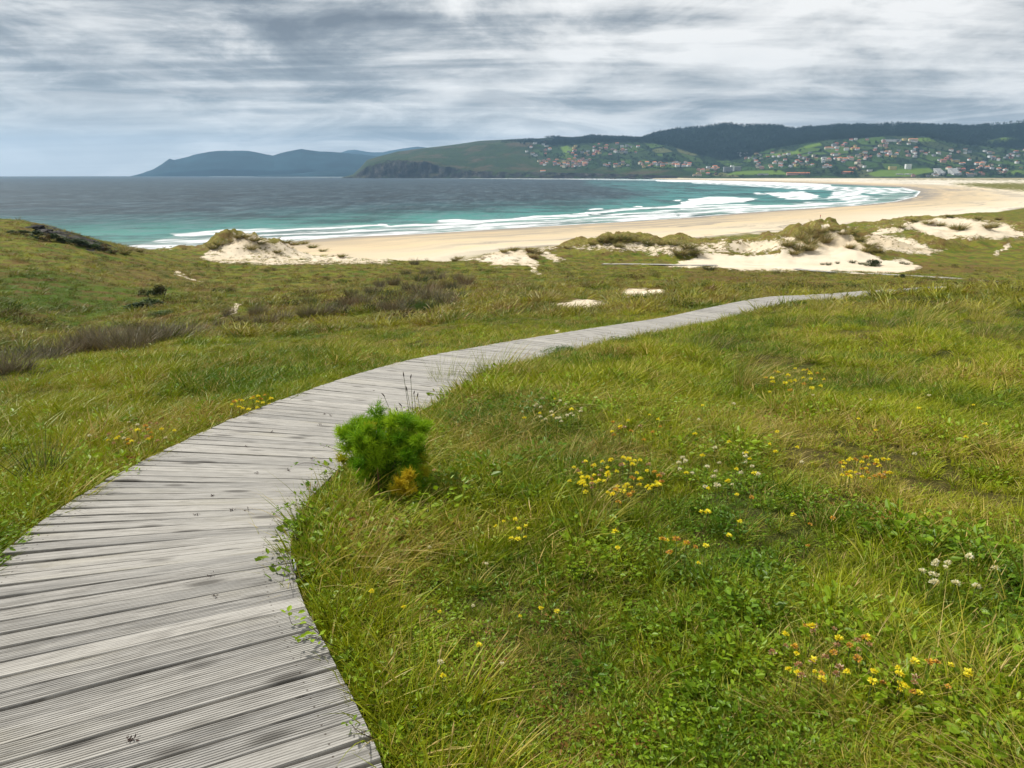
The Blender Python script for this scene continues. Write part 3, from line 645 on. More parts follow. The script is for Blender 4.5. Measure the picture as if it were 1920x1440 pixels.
def ridge(pts,D0,D1,Dc,name,seed,rough=12):
    px=np.arange(pts[0][0],pts[-1][0],1.5); crest=np.interp(px,[p[0] for p in pts],[p[1] for p in pts])+fbm(px*.05,px*0,4,seed)*1.6
    D=np.concatenate([np.linspace(D0,Dc,60),np.linspace(Dc,D1,14)[1:]]); P=np.broadcast_to(px[None],(len(D),len(px))).ravel().copy(); C=np.broadcast_to(crest[None],(len(D),len(px))).ravel(); DD=np.repeat(D,len(px))
    u=np.clip((DD-D0)/(Dc-D0),0,1); ht=np.maximum(zr(C,Dc),-3)
    prof=np.minimum(1,.16*sstep(0,.05,u)+.84*u**.75); z=ht*prof+fbm(P*.02,DD*.003,5,seed+3)*rough*6*u*(1-u)*np.clip(ht/120,0,1)
    z=np.where(DD>Dc,ht-(DD-Dc)*.3,z); z=np.where(u<=0,-3,z)
    X=(P-960)/1405.*DD
    me=mesh(name,np.stack([X,DD,z],1),[gridfaces(len(D),len(px))],[M_RIDGE],{'forest':(fbm(P*.012,DD*.002,3,seed+9)>.02)*.8,'field':P*0,'bright':P*0,'cliff':(u<.12)*1.,'heath':P*0+.5,'sandy':P*0},True)
    return link(name,me,kind='structure')
ridge([(240,331),(256,328),(275,322),(290,317),(305,309),(322,298),(330,300),(345,297),(370,290),(400,284),(430,283),(468,283),(500,289),(515,292),(540,285),(570,280),(600,284),(640,286),(680,290),(730,296),(800,300)],7350,8600,8200,'hills',101)
ridge([(470,331.5),(485,329),(520,327),(560,325),(600,321),(640,318),(660,317),(700,314),(760,314)],6200,7100,6900,'hills',131,5)
ridge([(560,295),(640,287),(655,282),(668,281),(690,285),(700,286),(720,286),(745,281),(770,277),(785,275),(810,279),(860,283),(900,290)],11000,12400,11800,'hills',141)

# ------------------------------------------------------------------ boardwalk
def frame_along(P):
    T=np.gradient(P,axis=0); T/=np.linalg.norm(T,axis=1)[:,None]; return T
def resample(P,step):
    d=np.concatenate([[0],np.cumsum(np.linalg.norm(np.diff(P,axis=0),axis=1))]); s=np.arange(0,d[-1],step)
    return np.stack([np.interp(s,d,P[:,i]) for i in range(P.shape[1])],1)
def deck(P,zf,width,pitch,near=7.,seed=1):
    """planks laid across the line P; grooved profile near the camera"""
    g=np.random.default_rng(seed); C=resample(P,pitch); T=frame_along(resample(P,pitch))
    # planks keep one direction over short bays
    ang=np.arctan2(T[:,0],T[:,1]); ang0=ang.copy(); k=9; pad=np.pad(ang,k,mode='edge'); ang=np.convolve(pad,np.ones(2*k+1)/(2*k+1),'valid')
    V=[];Q=[];uvw=[];rnd=[];gr=[];n0=0
    for i,(c,a,a_) in enumerate(zip(C,ang,ang0)):
        t_=np.array([math.sin(a),math.cos(a)]); s_=np.array([math.cos(a),-math.sin(a)])
        z=float(zf(c[1])); slope=(float(zf(c[1]+.1))-float(zf(c[1]-.1)))/.2*t_[1]
        hw=pitch/2-g.uniform(.0026,.0058); y=c[1]; nearp=math.hypot(*c)<near
        jit=g.normal(0,.0016); tilt=g.normal(0,.008); e0=g.uniform(-.003,.003); e1=g.uniform(-.003,.003); sk=g.normal(0,.002)
        if nearp:
            ng=7; prof=[(-hw,-.028,0),(-hw,-.004,0),(-hw+.003,0,0)]; inner=np.linspace(-hw+.006,hw-.006,ng*4+1); 
            dep=.0022 if g.random()<.7 else .0009
            if y>2.3: dep*=max(.08,1-(y-2.3)*.75)
            for q in range(ng):
                a0=inner[q*4]; w=(inner[4]-inner[0]); prof+=[(a0,0,0),(a0+w*.45,0,.0),(a0+w*.58,-dep,1.),(a0+w*.80,-dep,1.),(a0+w*.93,0,.0)]
            prof+=[(hw-.003,0,0),(hw,-.004,0),(hw,-.028,0)]
        else: prof=[(-hw,-.028,.3),(-hw,-.004,0),(-hw+.005,0,0),(hw-.005,0,0),(hw,-.004,0),(hw,-.028,.3)]
        prof=np.array(prof); m=len(prof); nx=10 if nearp else 4
        xs=np.linspace(-width/2+e0,width/2+e1,nx); bow=g.normal(0,.0022)*np.sin(np.linspace(0,math.pi,nx))+ (np.cumsum(g.normal(0,.0008,nx)) if nearp else 0)
        u=prof[:,0]; dl=a_-a; XS=(xs[:,None]/math.cos(dl))+u[None]*math.tan(dl); X2=c[0]+s_[0]*XS+t_[0]*(u[None]+sk*xs[:,None]+bow[:,None]); Y2=c[1]+s_[1]*XS+t_[1]*(u[None]+sk*xs[:,None]+bow[:,None])
        Z2=z+jit+tilt*xs[:,None]*.3+prof[:,1][None]+u[None]*(slope+tilt)+g.normal(0,.0006,nx)[:,None]
        V.append(np.stack([X2,Y2,Z2],-1).reshape(-1,3)); Q.append(gridfaces(nx,m)+n0)
        kk=n0; 
        for e in (0,nx-1):                                   # end caps as a strip between the halves of the profile
            b=kk+e*m; h=m//2
            Q.append(np.array([[b+j,b+j+1,b+m-2-j,b+m-1-j] for j in range(h-1)]) if e==0 else np.array([[b+m-1-j,b+m-2-j,b+j+1,b+j] for j in range(h-1)]))
        uvw.append(np.stack([np.broadcast_to(xs[:,None],X2.shape),np.broadcast_to(u[None],X2.shape),np.full(X2.shape,float(i+seed*1000))],-1).reshape(-1,3))
        rnd.append(np.full(nx*m,g.uniform())); gr.append(np.broadcast_to(prof[:,2][None],X2.shape).ravel()); n0+=nx*m
    return mesh('deck',np.concatenate(V),[np.concatenate(Q)[:,::-1]],[M_WOOD],{'uvw':np.concatenate(uvw),'rnd':np.concatenate(rnd),'groove':np.concatenate(gr)})
def rail(P,off,zf,z0,z1,w):
    C=resample(P,.4); T=frame_along(C); N=np.stack([T[:,1],-T[:,0]],1); b=MB(); zc=zf(C[:,1]); V=[]
    for dx,dz in ((-w,z0),(w,z0),(w,z1),(-w,z1)):
        q=C+N*(off+dx); V.append(np.stack([q[:,0],q[:,1],zc+dz],1))
    V=np.stack(V,1); b.add(V.reshape(-1,3),gridfaces(len(C),4,True)); return b
WID=1.5
def boardwalk(P,zf,label,near,seed,group='boardwalks through the dunes',width=WID,pitch=.105):
    c=P[len(P)//2]; root=link('boardwalk',None,label=label,cat='boardwalk',group=group)
    link('deck',deck(P,zf,width,pitch,near,seed),root)
    for s in (-1,1):
        link('stringer',rail(P,s*(width/2-.14),zf,-.17,-.03,.03).build('stringer',M_BEAM),root)
    pb=MB(); pb.box(-.045,.045,-.045,.045,-.75,-.032); pme=pb.build('support_post',M_BEAM); C=resample(P,3.2); T=frame_along(C)
    for c,t_ in zip(C,T):
        for s in (-1,1):
            q=c+np.array([t_[1],-t_[0]])*s*(width/2-.22); z=float(zf(c[1])); link('support_post',pme,root,loc=(q[0],q[1],z))
    return root
boardwalk(PCS,path_z,'long grey grooved plank boardwalk curving down through the grass from the foreground',7.,1)
def far_walk(pts,z0,label,seed):
    P=np.array([[float(v) for v in atz(p,r,z0(p))[:2]] for p,r in pts]); P=catmull(P,5); o=np.argsort(P[:,0]); Px,Py=P[o,0],P[o,1]
    gz=G(Px,Py)+.17; k=np.ones(7)/7; gz=np.convolve(np.pad(gz,3,mode='edge'),k,'valid')
    root=link('boardwalk',None,label=label,cat='boardwalk',group='boardwalks through the dunes')
    C=resample(P,.5); T=frame_along(C); N=np.stack([T[:,1],-T[:,0]],1); zc=np.interp(C[:,0],Px,gz)
    V=[];A_=[]
    for dx,dz in ((-.75,-.05),(-.75,0),(.75,0),(.75,-.05)):
        q=C+N*dx; V.append(np.stack([q[:,0],q[:,1],zc+dz],1))
    V=np.stack(V,1).reshape(-1,3); n=len(C)
    me=mesh('deck',V,[gridfaces(n,4,False)],[M_WOOD],{'uvw':np.stack([np.tile([-.75,-.7,.7,.75],n),np.repeat(np.arange(n)*.5,4)%3.,np.repeat(np.arange(n)//1,4)+50.],1),'rnd':np.repeat(rng.uniform(.5,1,n),4),'groove':np.zeros(n*4)})
    link('deck',me,root)
    for s in (-1,1):
        b=MB(); V=[]
        for dx,dz in ((-.03,-.3),(.03,-.3),(.03,-.05),(-.03,-.05)):
            q=C+N*(s*.6+dx); V.append(np.stack([q[:,0],q[:,1],zc+dz],1))
        b.add(np.stack(V,1).reshape(-1,3),gridfaces(n,4,True)); link('stringer',b.build('stringer',M_BEAM),root)
    return C
FW1=far_walk([(1130,499),(1200,503),(1270,505),(1345,505.5)],lambda p:4.6,'distant pale boardwalk at the near foot of the white sand dune',3)
FW2=far_walk([(1490,507),(1550,512),(1620,518),(1690,523),(1760,529),(1830,532.5),(1900,535)],lambda p:np.interp(p,[1490,1690,1900],[5.2,5.8,6.6]),'distant pale boardwalk crossing the grassy flat right of the sand dune',4)

# ------------------------------------------------------------------ plant kit
def tuft_mesh(name,specs,mats):
    """specs: list of (blades kwargs, material index) joined into one tuft mesh"""
    V=[];Q=[];A_=[];TP=[];mi=[];n=0
    for kind,kw,m in specs:
        if kind=='b': v,q,a,tp=blades(**kw)
        elif kind=='l':
            g=np.random.default_rng(kw['seed']); N=kw['n']; ph=g.uniform(0,2*math.pi,N); r=kw['r']*np.sqrt(g.uniform(0,1,N)); z=kw['h']*g.uniform(.15,1,N)*(1-.55*(r/kw['r'])**2)
            P=np.stack([np.cos(ph)*r,np.sin(ph)*r,z],1); az=ph+g.normal(0,1,N); D=np.stack([np.cos(az),np.sin(az),g.normal(.25,.35,N)],1)
            v,q,a=leaves(P,D,kw['size'],g,up=kw.get('up',.9),ratio=kw.get('ratio',.6)); tp=np.zeros(len(v))
        elif kind=='s':     # seed heads on thin stalks
            g=np.random.default_rng(kw['seed']); b=MB(); 
            for i in range(kw['n']):
                a0=g.uniform(0,2*math.pi); L=kw['h']*g.uniform(.7,1.2); l=g.uniform(.05,.35); d=np.array([math.cos(a0)*l+.25,math.sin(a0)*l+.05,1.]); d/=np.linalg.norm(d)
                T=np.linspace(0,1,6)[:,None]; P=d*L*T+np.array([.25,.05,-.15])*L*.5*T**2; b.tube(P,np.array([1,.9,.8,.7,.6,.5])*kw['w'],3,a=g.uniform())
                hd=P[-1]; hl=kw['head']; dd=P[-1]-P[-2]; dd/=np.linalg.norm(dd)
                b.tube(hd+dd*np.linspace(-hl*.4,hl,5)[:,None],np.array([.3,1,1.15,.8,.1])*kw['hw'],4,a=g.uniform())
            v=np.concatenate(b.V);q=np.concatenate(b.Q);a=np.concatenate(b.A);tp=np.full(len(v),.9)
        V.append(v);Q.append(q+n);A_.append(a);TP.append(tp);mi+=[m]*len(q);n+=len(v)
    return mesh(name,np.concatenate(V),[np.concatenate(Q)],mats,{'rnd':np.concatenate(A_),'tip':np.concatenate(TP)},False,mi)
KIT={}
def kit(key,meshes):
    c=bpy.data.collections.new(key); KIT[key]=(c,len(meshes))
    for i,me in enumerate(meshes):
        o=bpy.data.objects.new('%s_%02d'%(key,i),me); c.objects.link(o)
def scatter(name,P,key,scale,rotz,idx,label,cat,tilt=None):
    N=len(P); me=bpy.data.meshes.new(name); me.vertices.add(N); me.vertices.foreach_set('co',np.asarray(P,np.float32).ravel())
    rot=np.zeros((N,3),np.float32); rot[:,2]=rotz
    if tilt is not None: rot[:,0]=tilt[:,0]; rot[:,1]=tilt[:,1]
    me.attributes.new('rot','FLOAT_VECTOR','POINT').data.foreach_set('vector',rot.ravel())
    sc=np.asarray(scale,np.float32); sc=np.repeat(sc[:,None],3,1) if sc.ndim==1 else sc
    me.attributes.new('scl','FLOAT_VECTOR','POINT').data.foreach_set('vector',sc.ravel())
    me.attributes.new('pick','INT','POINT').data.foreach_set('value',np.asarray(idx,np.int32))
    o=link(name,me,label=label,cat=cat,kind='stuff')
    ng=bpy.data.node_groups.new(name,'GeometryNodeTree'); ng.interface.new_socket('Geometry',in_out='INPUT',socket_type='NodeSocketGeometry'); ng.interface.new_socket('Geometry',in_out='OUTPUT',socket_type='NodeSocketGeometry')
    nn=ng.nodes; L=ng.links; gi=nn.new('NodeGroupInput'); go=nn.new('NodeGroupOutput'); ip=nn.new('GeometryNodeInstanceOnPoints'); ci=nn.new('GeometryNodeCollectionInfo')
    ci.inputs['Collection'].default_value=KIT[key][0]; ci.inputs['Separate Children'].default_value=True; ci.inputs['Reset Children'].default_value=True
    def at_(n,dt):
        a=nn.new('GeometryNodeInputNamedAttribute'); a.data_type=dt; a.inputs['Name'].default_value=n; return a.outputs['Attribute']
    L.new(gi.outputs[0],ip.inputs['Points']); L.new(ci.outputs[0],ip.inputs['Instance']); ip.inputs['Pick Instance'].default_value=True
    L.new(at_('pick','INT'),ip.inputs['Instance Index']); L.new(at_('scl','FLOAT_VECTOR'),ip.inputs['Scale'])
    e2r=nn.new('FunctionNodeEulerToRotation'); L.new(at_('rot','FLOAT_VECTOR'),e2r.inputs[0]); L.new(e2r.outputs[0],ip.inputs['Rotation'])
    L.new(ip.outputs[0],go.inputs[0]); md=o.modifiers.new('instances','NODES'); md.node_group=ng
    return o

WIND=dict(wind=(.35,.08))
GM=[M_GR,M_DRY,M_LEAF]
kit('turf',[tuft_mesh('t%d'%i,[('b',dict(n=26,h=.070+.015*(i%3),spread=.95,lean=.6,w=.0052,seed=200+i,curl=.45,rbase=.05,**WIND),0),
    ('b',dict(n=8,h=.08,spread=1.1,lean=.8,w=.0036,seed=230+i,curl=.6,rbase=.06,**WIND),1)]+([('l',dict(n=9,r=.06,h=.06,size=.022,seed=250+i),2)] if i%2 else []),GM) for i in range(6)])
kit('tallgrass',[tuft_mesh('t%d'%i,[('b',dict(n=24,h=.15+.03*(i%3),spread=.6,lean=.65,w=.0058,seed=300+i,curl=.35,rbase=.05,seg=5,wind=(.5,.12)),0 if i<3 else 1),
    ('s',dict(n=1,h=.23,w=.0010,head=.026,hw=.0022,seed=340+i),1)],GM) for i in range(5)])
kit('herb',[tuft_mesh('t%d'%i,[('l',dict(n=60,r=.13,h=.075+.018*i,size=.030-.005*(i%3),seed=400+i,ratio=.62),2),('b',dict(n=8,h=.10,spread=.7,lean=.5,w=.004,seed=430+i,**WIND),0)],GM) for i in range(4)])
kit('straw',[tuft_mesh('t%d'%i,[('b',dict(n=44,h=.10+.03*i,spread=1.3,lean=.8,w=.0022,seed=500+i,curl=.8,rbase=.09,wind=(.3,.1)),1)],GM) for i in range(3)])
kit('farturf',[tuft_mesh('t%d'%i,[('b',dict(n=26,h=.17+.05*(i%3),spread=1.0,lean=.6,w=.020,seed=600+i,curl=.4,rbase=.22,seg=3,wind=(.45,.1)),0)],[M_FAR if i%3 else M_MAR]) for i in range(5)])
kit('duneclump',[tuft_mesh('t%d'%i,[('b',dict(n=34,h=.85,spread=.8,lean=.5,w=.045,seed=650+i,curl=.35,rbase=.35,seg=3,wind=(.4,.1)),0)],[M_MAR]) for i in range(3)])

def clump_mesh(seed,m,n=230):
    g=np.random.default_rng(seed); d=g.normal(0,1,(n,3)); d/=np.linalg.norm(d,axis=1)[:,None]; d[:,2]=np.abs(d[:,2]); P=d*np.array([.5,.5,.42])*g.uniform(.5,1.1,(n,1))*(1+.3*np.sin(3*np.arctan2(d[:,1:2],d[:,0:1])+seed)); v,q,a=leaves(P,d+g.normal(0,.8,(n,3)),.095,g,up=.5,ratio=.3)
    return mesh('clump',v,[q],[m],{'rnd':a,'tip':np.zeros(len(v))})
M_HEATH=simple('heath_leaf',(.085,.055,.028),.9,.45,2.,.05); M_DKG=simple('dark_leaf',(.040,.075,.012),.9,.45,2.,.05)
kit('heath',[clump_mesh(i,M_DKG if i%2 else M_HEATH) for i in range(6)])
def polar_pts(n,r0,r1,p=2.0,amax=50):
    """random spots around the camera, thinning out with distance"""
    u=rng.uniform(0,1,n)
    r=r0*(r1/r0)**u if p==2 else (r0**(2-p)+(r1**(2-p)-r0**(2-p))*u)**(1/(2-p))
    a=np.radians(rng.uniform(-amax,amax,n)); return r*np.sin(a),r*np.cos(a)
def sandy(x,y):
    """bare sand and stones, so that nothing grows there (reads the ground's own mask)"""
    z=G(x,y); px,row=project(x,y,z); m=np.zeros(x.shape)
    for poly,s,d0,d1 in [([(1238,499),(1300,486),(1320,474),(1400,480),(1460,477),(1520,452),(1560,440),(1600,450),(1612,462),(1640,480),(1665,487),(1700,488),(1732,503),(1690,511),(1600,510),(1500,507),(1400,507),(1300,501)],3,110,200),
        ([(1155,551),(1175,541),(1240,540),(1246,549),(1215,556),(1170,559)],2,25,75),([(1038,574),(1080,562),(1110,560),(1160,569),(1120,578),(1062,580)],2,22,60),([(1028,624),(1048,620),(1066,630),(1052,634)],2,10,30),
        ([(1690,425),(1740,409),(1800,408),(1890,418),(1930,445),(1850,448),(1760,448)],4,190,300),([(893,491),(935,470),(980,468),(1012,482),(1005,499),(930,499)],3,120,200),([(428,590),(445,568),(458,570),(445,590),(400,602)],2,30,80)]:
        m=np.maximum(m,pmask(px,row,poly,s)*((y>d0)&(y<d1)))
    return z,px,row,m
def place(name,key,n,r0,r1,s0,s1,label,cat,keep=None,p=2.0,sq=(1,1),path=.80):
    x,y=polar_pts(n,r0,r1,p); z,px,row,sm=sandy(x,y)
    ok=(pathdist(x,y)>path)&(rng.uniform(0,1,n)>sm*1.2)
    if r1>100:
        fd=segdist(x,y,FTW)*np.where(inpoly(x,y,LAND),1,-1); ok&=fd>3
    if keep is not None: ok&=rng.uniform(0,1,n)<keep(x,y,px,row)
    x,y,z=x[ok],y[ok],z[ok]; N=len(x)
    sc=rng.uniform(s0,s1,N)*np.clip(1+2.2*fbm(x*.8,y*.8,4,301,.6)+.6*fbm(x*.12,y*.12,3,303),.55,1.5); sc=np.stack([sc*rng.uniform(*sq,N),sc*rng.uniform(*sq,N),sc],1)
    return scatter(name,np.stack([x,y,z],1),key,sc,rng.normal(0,.55,N),rng.integers(0,KIT[key][1],N),label,cat,rng.normal(0,.08,(N,2)))
def N1(s,sc,lo=-.08,hi=.12): return lambda x,y,a=0,b=0: sstep(lo,hi,fbm(x*sc,y*sc,3,s))
def regionp(poly,soft): return lambda px,row: pmask(px,row,poly,soft)
lush_br=[(560,1180),(640,1330),(720,1440),(1920,1440),(1920,1330),(1500,1290),(1100,1340),(800,1300),(700,1100),(620,960),(560,930),(530,1000)]
def herbkeep(x,y,px,row):
    near=pmask(px,row,[(1000,1470),(1060,1340),(1300,1290),(1600,1290),(1960,1320),(1960,1470)],40)
    edge=np.exp(-((pathdist(x,y)-.95)/.30)**2)*(x>-1.6)
    return np.clip(.10+.9*near+.9*edge*(y<7)+.6*N1(11,.7,-.02,.10)(x,y),0,1)
place('turf_grass','turf',14000,1.3,9,.75,1.35,'short green and straw coloured grass covering the near slope','grass',path=.76)
place('tall_grass','tallgrass',2200,1.7,12,.55,1.25,'wind blown seeding grass standing above the near turf','grass',keep=lambda x,y,a,b:.25+.75*N1(5,.5)(x,y))
place('herb_cover','herb',5200,1.3,9,.65,1.35,'leafy bramble and clover ground cover in the near grass','ground cover',keep=herbkeep,path=.70)
place('dry_thatch','straw',4200,1.6,14,.7,1.6,'dead pale straw matted between the green grass','dry grass',keep=N1(23,.6,.0,.12))
place('slope_grass','turf',26000,7,40,1.0,2.0,'grass of the middle slope on both sides of the boardwalk','grass')
place('slope_grass_tall','tallgrass',3600,9,42,.8,1.7,'longer wind bent grass on the middle slope','grass',keep=N1(33,.22,.02,.14))
place('valley_grass','farturf',30000,24,175,.75,1.5,'low grass of the valley and the flat behind the dunes','grass',p=1.55,sq=(.8,1.6))
def edge(name,key,n,s0,s1,label,cat,o0,o1,ymax):
    C=resample(PCS,.02); C=C[(C[:,1]>1.2)&(C[:,1]<ymax)]; T=frame_along(C); k=(len(C)*rng.uniform(0,1,n)**1.7).astype(int); o=rng.uniform(o0,o1,n); x=C[k,0]+T[k,1]*o; y=C[k,1]-T[k,0]*o; z=G(x,y); z=np.maximum(z,path_z(y)-.12); sc=rng.uniform(s0,s1,n)
    scatter(name,np.stack([x,y,z],1),key,sc,rng.normal(0,.8,n),rng.integers(0,KIT[key][1],n),label,cat,rng.normal(0,.1,(n,2)))
edge('edge_herbs','herb',760,.5,1.05,'leafy weeds crowding the right edge of the boardwalk','ground cover',.85,1.2,9)
edge('edge_grass','turf',2600,.8,1.6,'grass growing up against the right edge of the boardwalk','grass',.77,1.1,30)
edge('edge_grass_tall','tallgrass',420,.7,1.5,'longer grass leaning over the right edge of the boardwalk','grass',.78,1.2,30)
edge('outer_edge_grass','turf',2000,.9,1.7,'grass growing up against the left edge of the boardwalk','grass',-1.15,-.80,30)
place('heath_clumps','heath',6500,26,175,.35,1.0,'low dark heather and herb clumps dotted over the valley','heath',keep=lambda x,y,a,b:(.04+.96*sstep(.03,.15,fbm(x*.10,y*.10,4,407,.6)))*np.where((x>y*.30)&(y<48),.05,1.),p=1.5)
def dunekeep(x,y,px,row):
    z,_,_,_,hs=G(x,y,True); return np.clip((hs>1.2)*(.15+.85*sstep(-.02,.14,fbm(x*.09,y*.09,4,77)))+.03,0,1)
place('dune_grass','duneclump',9000,60,320,.25,.75,'sparse marram grass dotted over the dunes','dune grass',keep=dunekeep,p=1.2)

# ------------------------------------------------------------------ individual shrubs, rushes and marram tufts
def gz1(x,y): return float(G(np.array([x]),np.array([y]))[0])
_DD=np.geomspace(1.2,420,1700)
def ground_hit(px,row,lift=0.):
    x=xpx(px,row,_DD); z=G(x,_DD)+lift; zl=zrow(row,_DD); i=np.argmax(z>=zl)
    if i==0: i=int(np.argmin(np.abs(z-zl)))
    return float(x[i]),float(_DD[i]),float(z[i])   # z of the ground itself
rush_me=[tuft_mesh('rush%d'%i,[('b',dict(n=300,h=.9,spread=1.0,lean=.10,w=.019,seed=700+i,curl=.12,rbase=.42,seg=3,wind=(.06,.0),hvar=.2),0)],[M_RUSH]) for i in range(3)]
rushg_me=[tuft_mesh('rushg%d'%i,[('b',dict(n=280,h=.8,spread=1.0,lean=.2,w=.020,seed=720+i,curl=.2,rbase=.42,seg=3,wind=(.1,.0),hvar=.2),0)],[M_RUSHG]) for i in range(3)]
def words(n): return ['first','second','third','fourth','fifth','sixth','seventh','eighth','ninth','tenth','eleventh','twelfth','thirteenth','fourteenth','fifteenth','sixteenth','seventeenth','eighteenth','nineteenth','twentieth'][n] if n<20 else 'twenty '+['first','second','third','fourth','fifth','sixth','seventh','eighth','ninth','tenth'][n-20] if n<30 else ['thirtieth','thirty first','thirty second','thirty third','thirty fourth','thirty fifth','thirty sixth','thirty seventh','thirty eighth','thirty ninth','fortieth','forty first','forty second','forty third','forty fourth','forty fifth','forty sixth','forty seventh','forty eighth','forty ninth'][n-30]
def tufts(L,meshes,fmt,cat,group,name,base_h,wide=1.,tint=None):
    L=sorted(L)
    for i,q in enumerate(L):
        px,row,hpx=q[:3]; w=q[3] if len(q)>3 else wide
        x,y,z=ground_hit(px,row); s=hpx*y/F/base_h*1.02
        link(name,meshes[i%len(meshes)],label=fmt%('leftmost' if i==0 else 'rightmost' if i==len(L)-1 else words(i)+' from left'),cat=cat,group=group,loc=(x,y,z-.02),rz=rng.uniform(0,6.28) if w==1 else rng.uniform(-.3,.3),scale=(s*w,s*w,s))
tufts([(-8,705,46,1.3),(22,700,48,1.3),(52,685,40,1.3),(85,682,40,1.3),(115,668,36,1.3),(150,660,42,1.2),(172,650,38,1.2),(205,655,46,1.2),(247,658,50,1.1),(282,645,42,1.2),(310,640,38,1.2),(338,636,34,1.3),(366,630,28,1.4),(190,640,34,1.2),(268,635,34,1.2)],
  rush_me,'greyish purple rush tussock, %s in the long row below the green slope','rush tussock','rush tussocks in the row at the left','rush_tussock',.88)
tufts([(412,614,17),(432,588,14),(425,592,12),(478,590,20),(492,588,16),(466,606,20,1.3),(500,608,22,1.2),(530,600,20,1.4),(446,604,14,1.3)],
  rush_me,'small grey green rush tussock, %s beside the sandy trail bend','rush tussock','rush tussocks by the trail bend','rush_tussock',.88)
tufts([(575,594,24),(600,592,22,1.3),(632,590,26,1.2),(583,572,22),(655,574,20,1.2),(682,570,20,1.2),(703,582,22,1.3),(735,582,24,1.2),(763,570,22,1.2),(738,556,18,1.2),(700,552,20,1.3),(660,556,18),(712,538,16),(738,534,18),(770,548,22,1.2),(792,556,26,1.3),(812,565,26,1.3),(775,578,24,1.3),(805,580,22,1.3),(836,572,24,1.2),(856,562,22,1.2),(842,540,20),(873,532,20,1.2),(858,526,14),(790,528,18,1.2),(762,516,14),(777,497,12),(800,516,14,1.3),(822,524,16,1.3),(815,542,20,1.3),(856,546,18,1.2),(750,590,20,1.3),(720,566,18,1.3),(640,575,18,1.2)],
  [rush_me[0],rushg_me[0],rush_me[1],rush_me[2],rushg_me[1]],'dark rush tussock, %s in the thicket of the valley middle','rush tussock','rush tussocks in the valley thicket','rush_tussock',.84)

# leafy low shrubs
def shrub_mesh(name,n,r,h,size,seed,m,lobes=7,tw=False):
    g=np.random.default_rng(seed); cs=np.stack([g.normal(0,.45*r,lobes),g.normal(0,.45*r,lobes),g.uniform(.3,.62,lobes)*h],1); cr=g.uniform(.35,.6,lobes)
    k=g.integers(0,lobes,n); d=g.normal(0,1,(n,3)); d/=np.linalg.norm(d,axis=1)[:,None]; d[:,2]=np.abs(d[:,2])*1.0-.2*(g.random(n)<.3)
    P=cs[k]+d*np.array([r,r,h])*cr[k][:,None]*g.uniform(.6,1.08,n)[:,None]; P[:,2]=np.abs(P[:,2])
    v,q,a=leaves(P,d+g.normal(0,.7,(n,3)),size,g,up=.7,ratio=.5)
    a=np.clip(.55*a+.45*np.repeat(g.uniform(0,1,lobes)[k],6),0,1)
    return mesh(name,v,[q],[m],{'rnd':a,'tip':np.zeros(len(v))})
M_SHRUB=grass_mat('shrub_leaf',(.028,.062,.012),(.055,.098,.016),(.10,.085,.035),-.15,.6,.2)
M_BUSH=grass_mat('bush_leaf',(.045,.105,.010),(.085,.15,.014),(.17,.16,.035),-.1,.5,.3)
M_STEM=simple('stem',(.11,.14,.035),.8,.3,20); M_TWIG=simple('twig_dark',(.055,.032,.026),.8,.3,20)
sh_me=[shrub_mesh('foliage',1500,.5,.9,.10,800+i,M_SHRUB) for i in range(3)]; bu_me=[shrub_mesh('foliage',2600,.5,.8,.055,810+i,M_BUSH) for i in range(2)]
def stemset(n,h,r,seed,rad=.012,m=None):
    g=np.random.default_rng(seed); b=MB()
    for i in range(n):
        a=g.uniform(0,6.28); e=np.array([math.cos(a)*r*g.uniform(.3,1),math.sin(a)*r*g.uniform(.3,1),h*g.uniform(.6,.95)]); T=np.linspace(0,1,5)[:,None]
        b.tube(e*T*np.array([1,1,1])+np.array([0,0,.12*h])*np.sin(T*3.14),rad*np.array([1,.85,.7,.5,.25]),4,a=g.uniform())
    return b.build('stem',m or M_STEM)
st_me=stemset(9,.7,.35,5)
for px,row,hp,wd,me,lab,cat in [(295,556,22,1.3,sh_me[0],'single round dark green shrub high on the left valley slope','shrub'),
    (262,580,18,2.6,sh_me[1],'wide low dark grey green shrub below the round shrub','shrub'),
    (300,592,14,3.0,bu_me[0],'flat spreading green bush under the wide grey shrub','bush'),
    (1640,497,11,2.2,sh_me[2],'dark green shrub at the foot of the white sand dune','shrub'),
    (795,585,20,1.2,bu_me[1],'fresh green bush among the dark valley rushes','bush'),
    (1790,574,14,1.,sh_me[1],'small dark thistle like shrub in the meadow near the right','shrub'),
    (1165,650,26,2.0,bu_me[0],'low lush green bush against the right side of the boardwalk','bush'),
    (1060,668,22,2.8,bu_me[1],'spreading green bush where the boardwalk gap shows dark','bush'),
    (1690,521,6,2.2,sh_me[0],'dark green shrub touching the end of the distant boardwalk','shrub')]:
    x,y,z=ground_hit(px,row); s=hp*y/F/.8; r_=link('shrub' if cat=='shrub' else 'bush',None,label=lab,cat=cat,loc=(x,y,z-.22*s),scale=(s*wd,s*wd*.8,s),rz=rng.uniform(-.3,.3))
    link('foliage',me,r_); link('stem',st_me,r_)

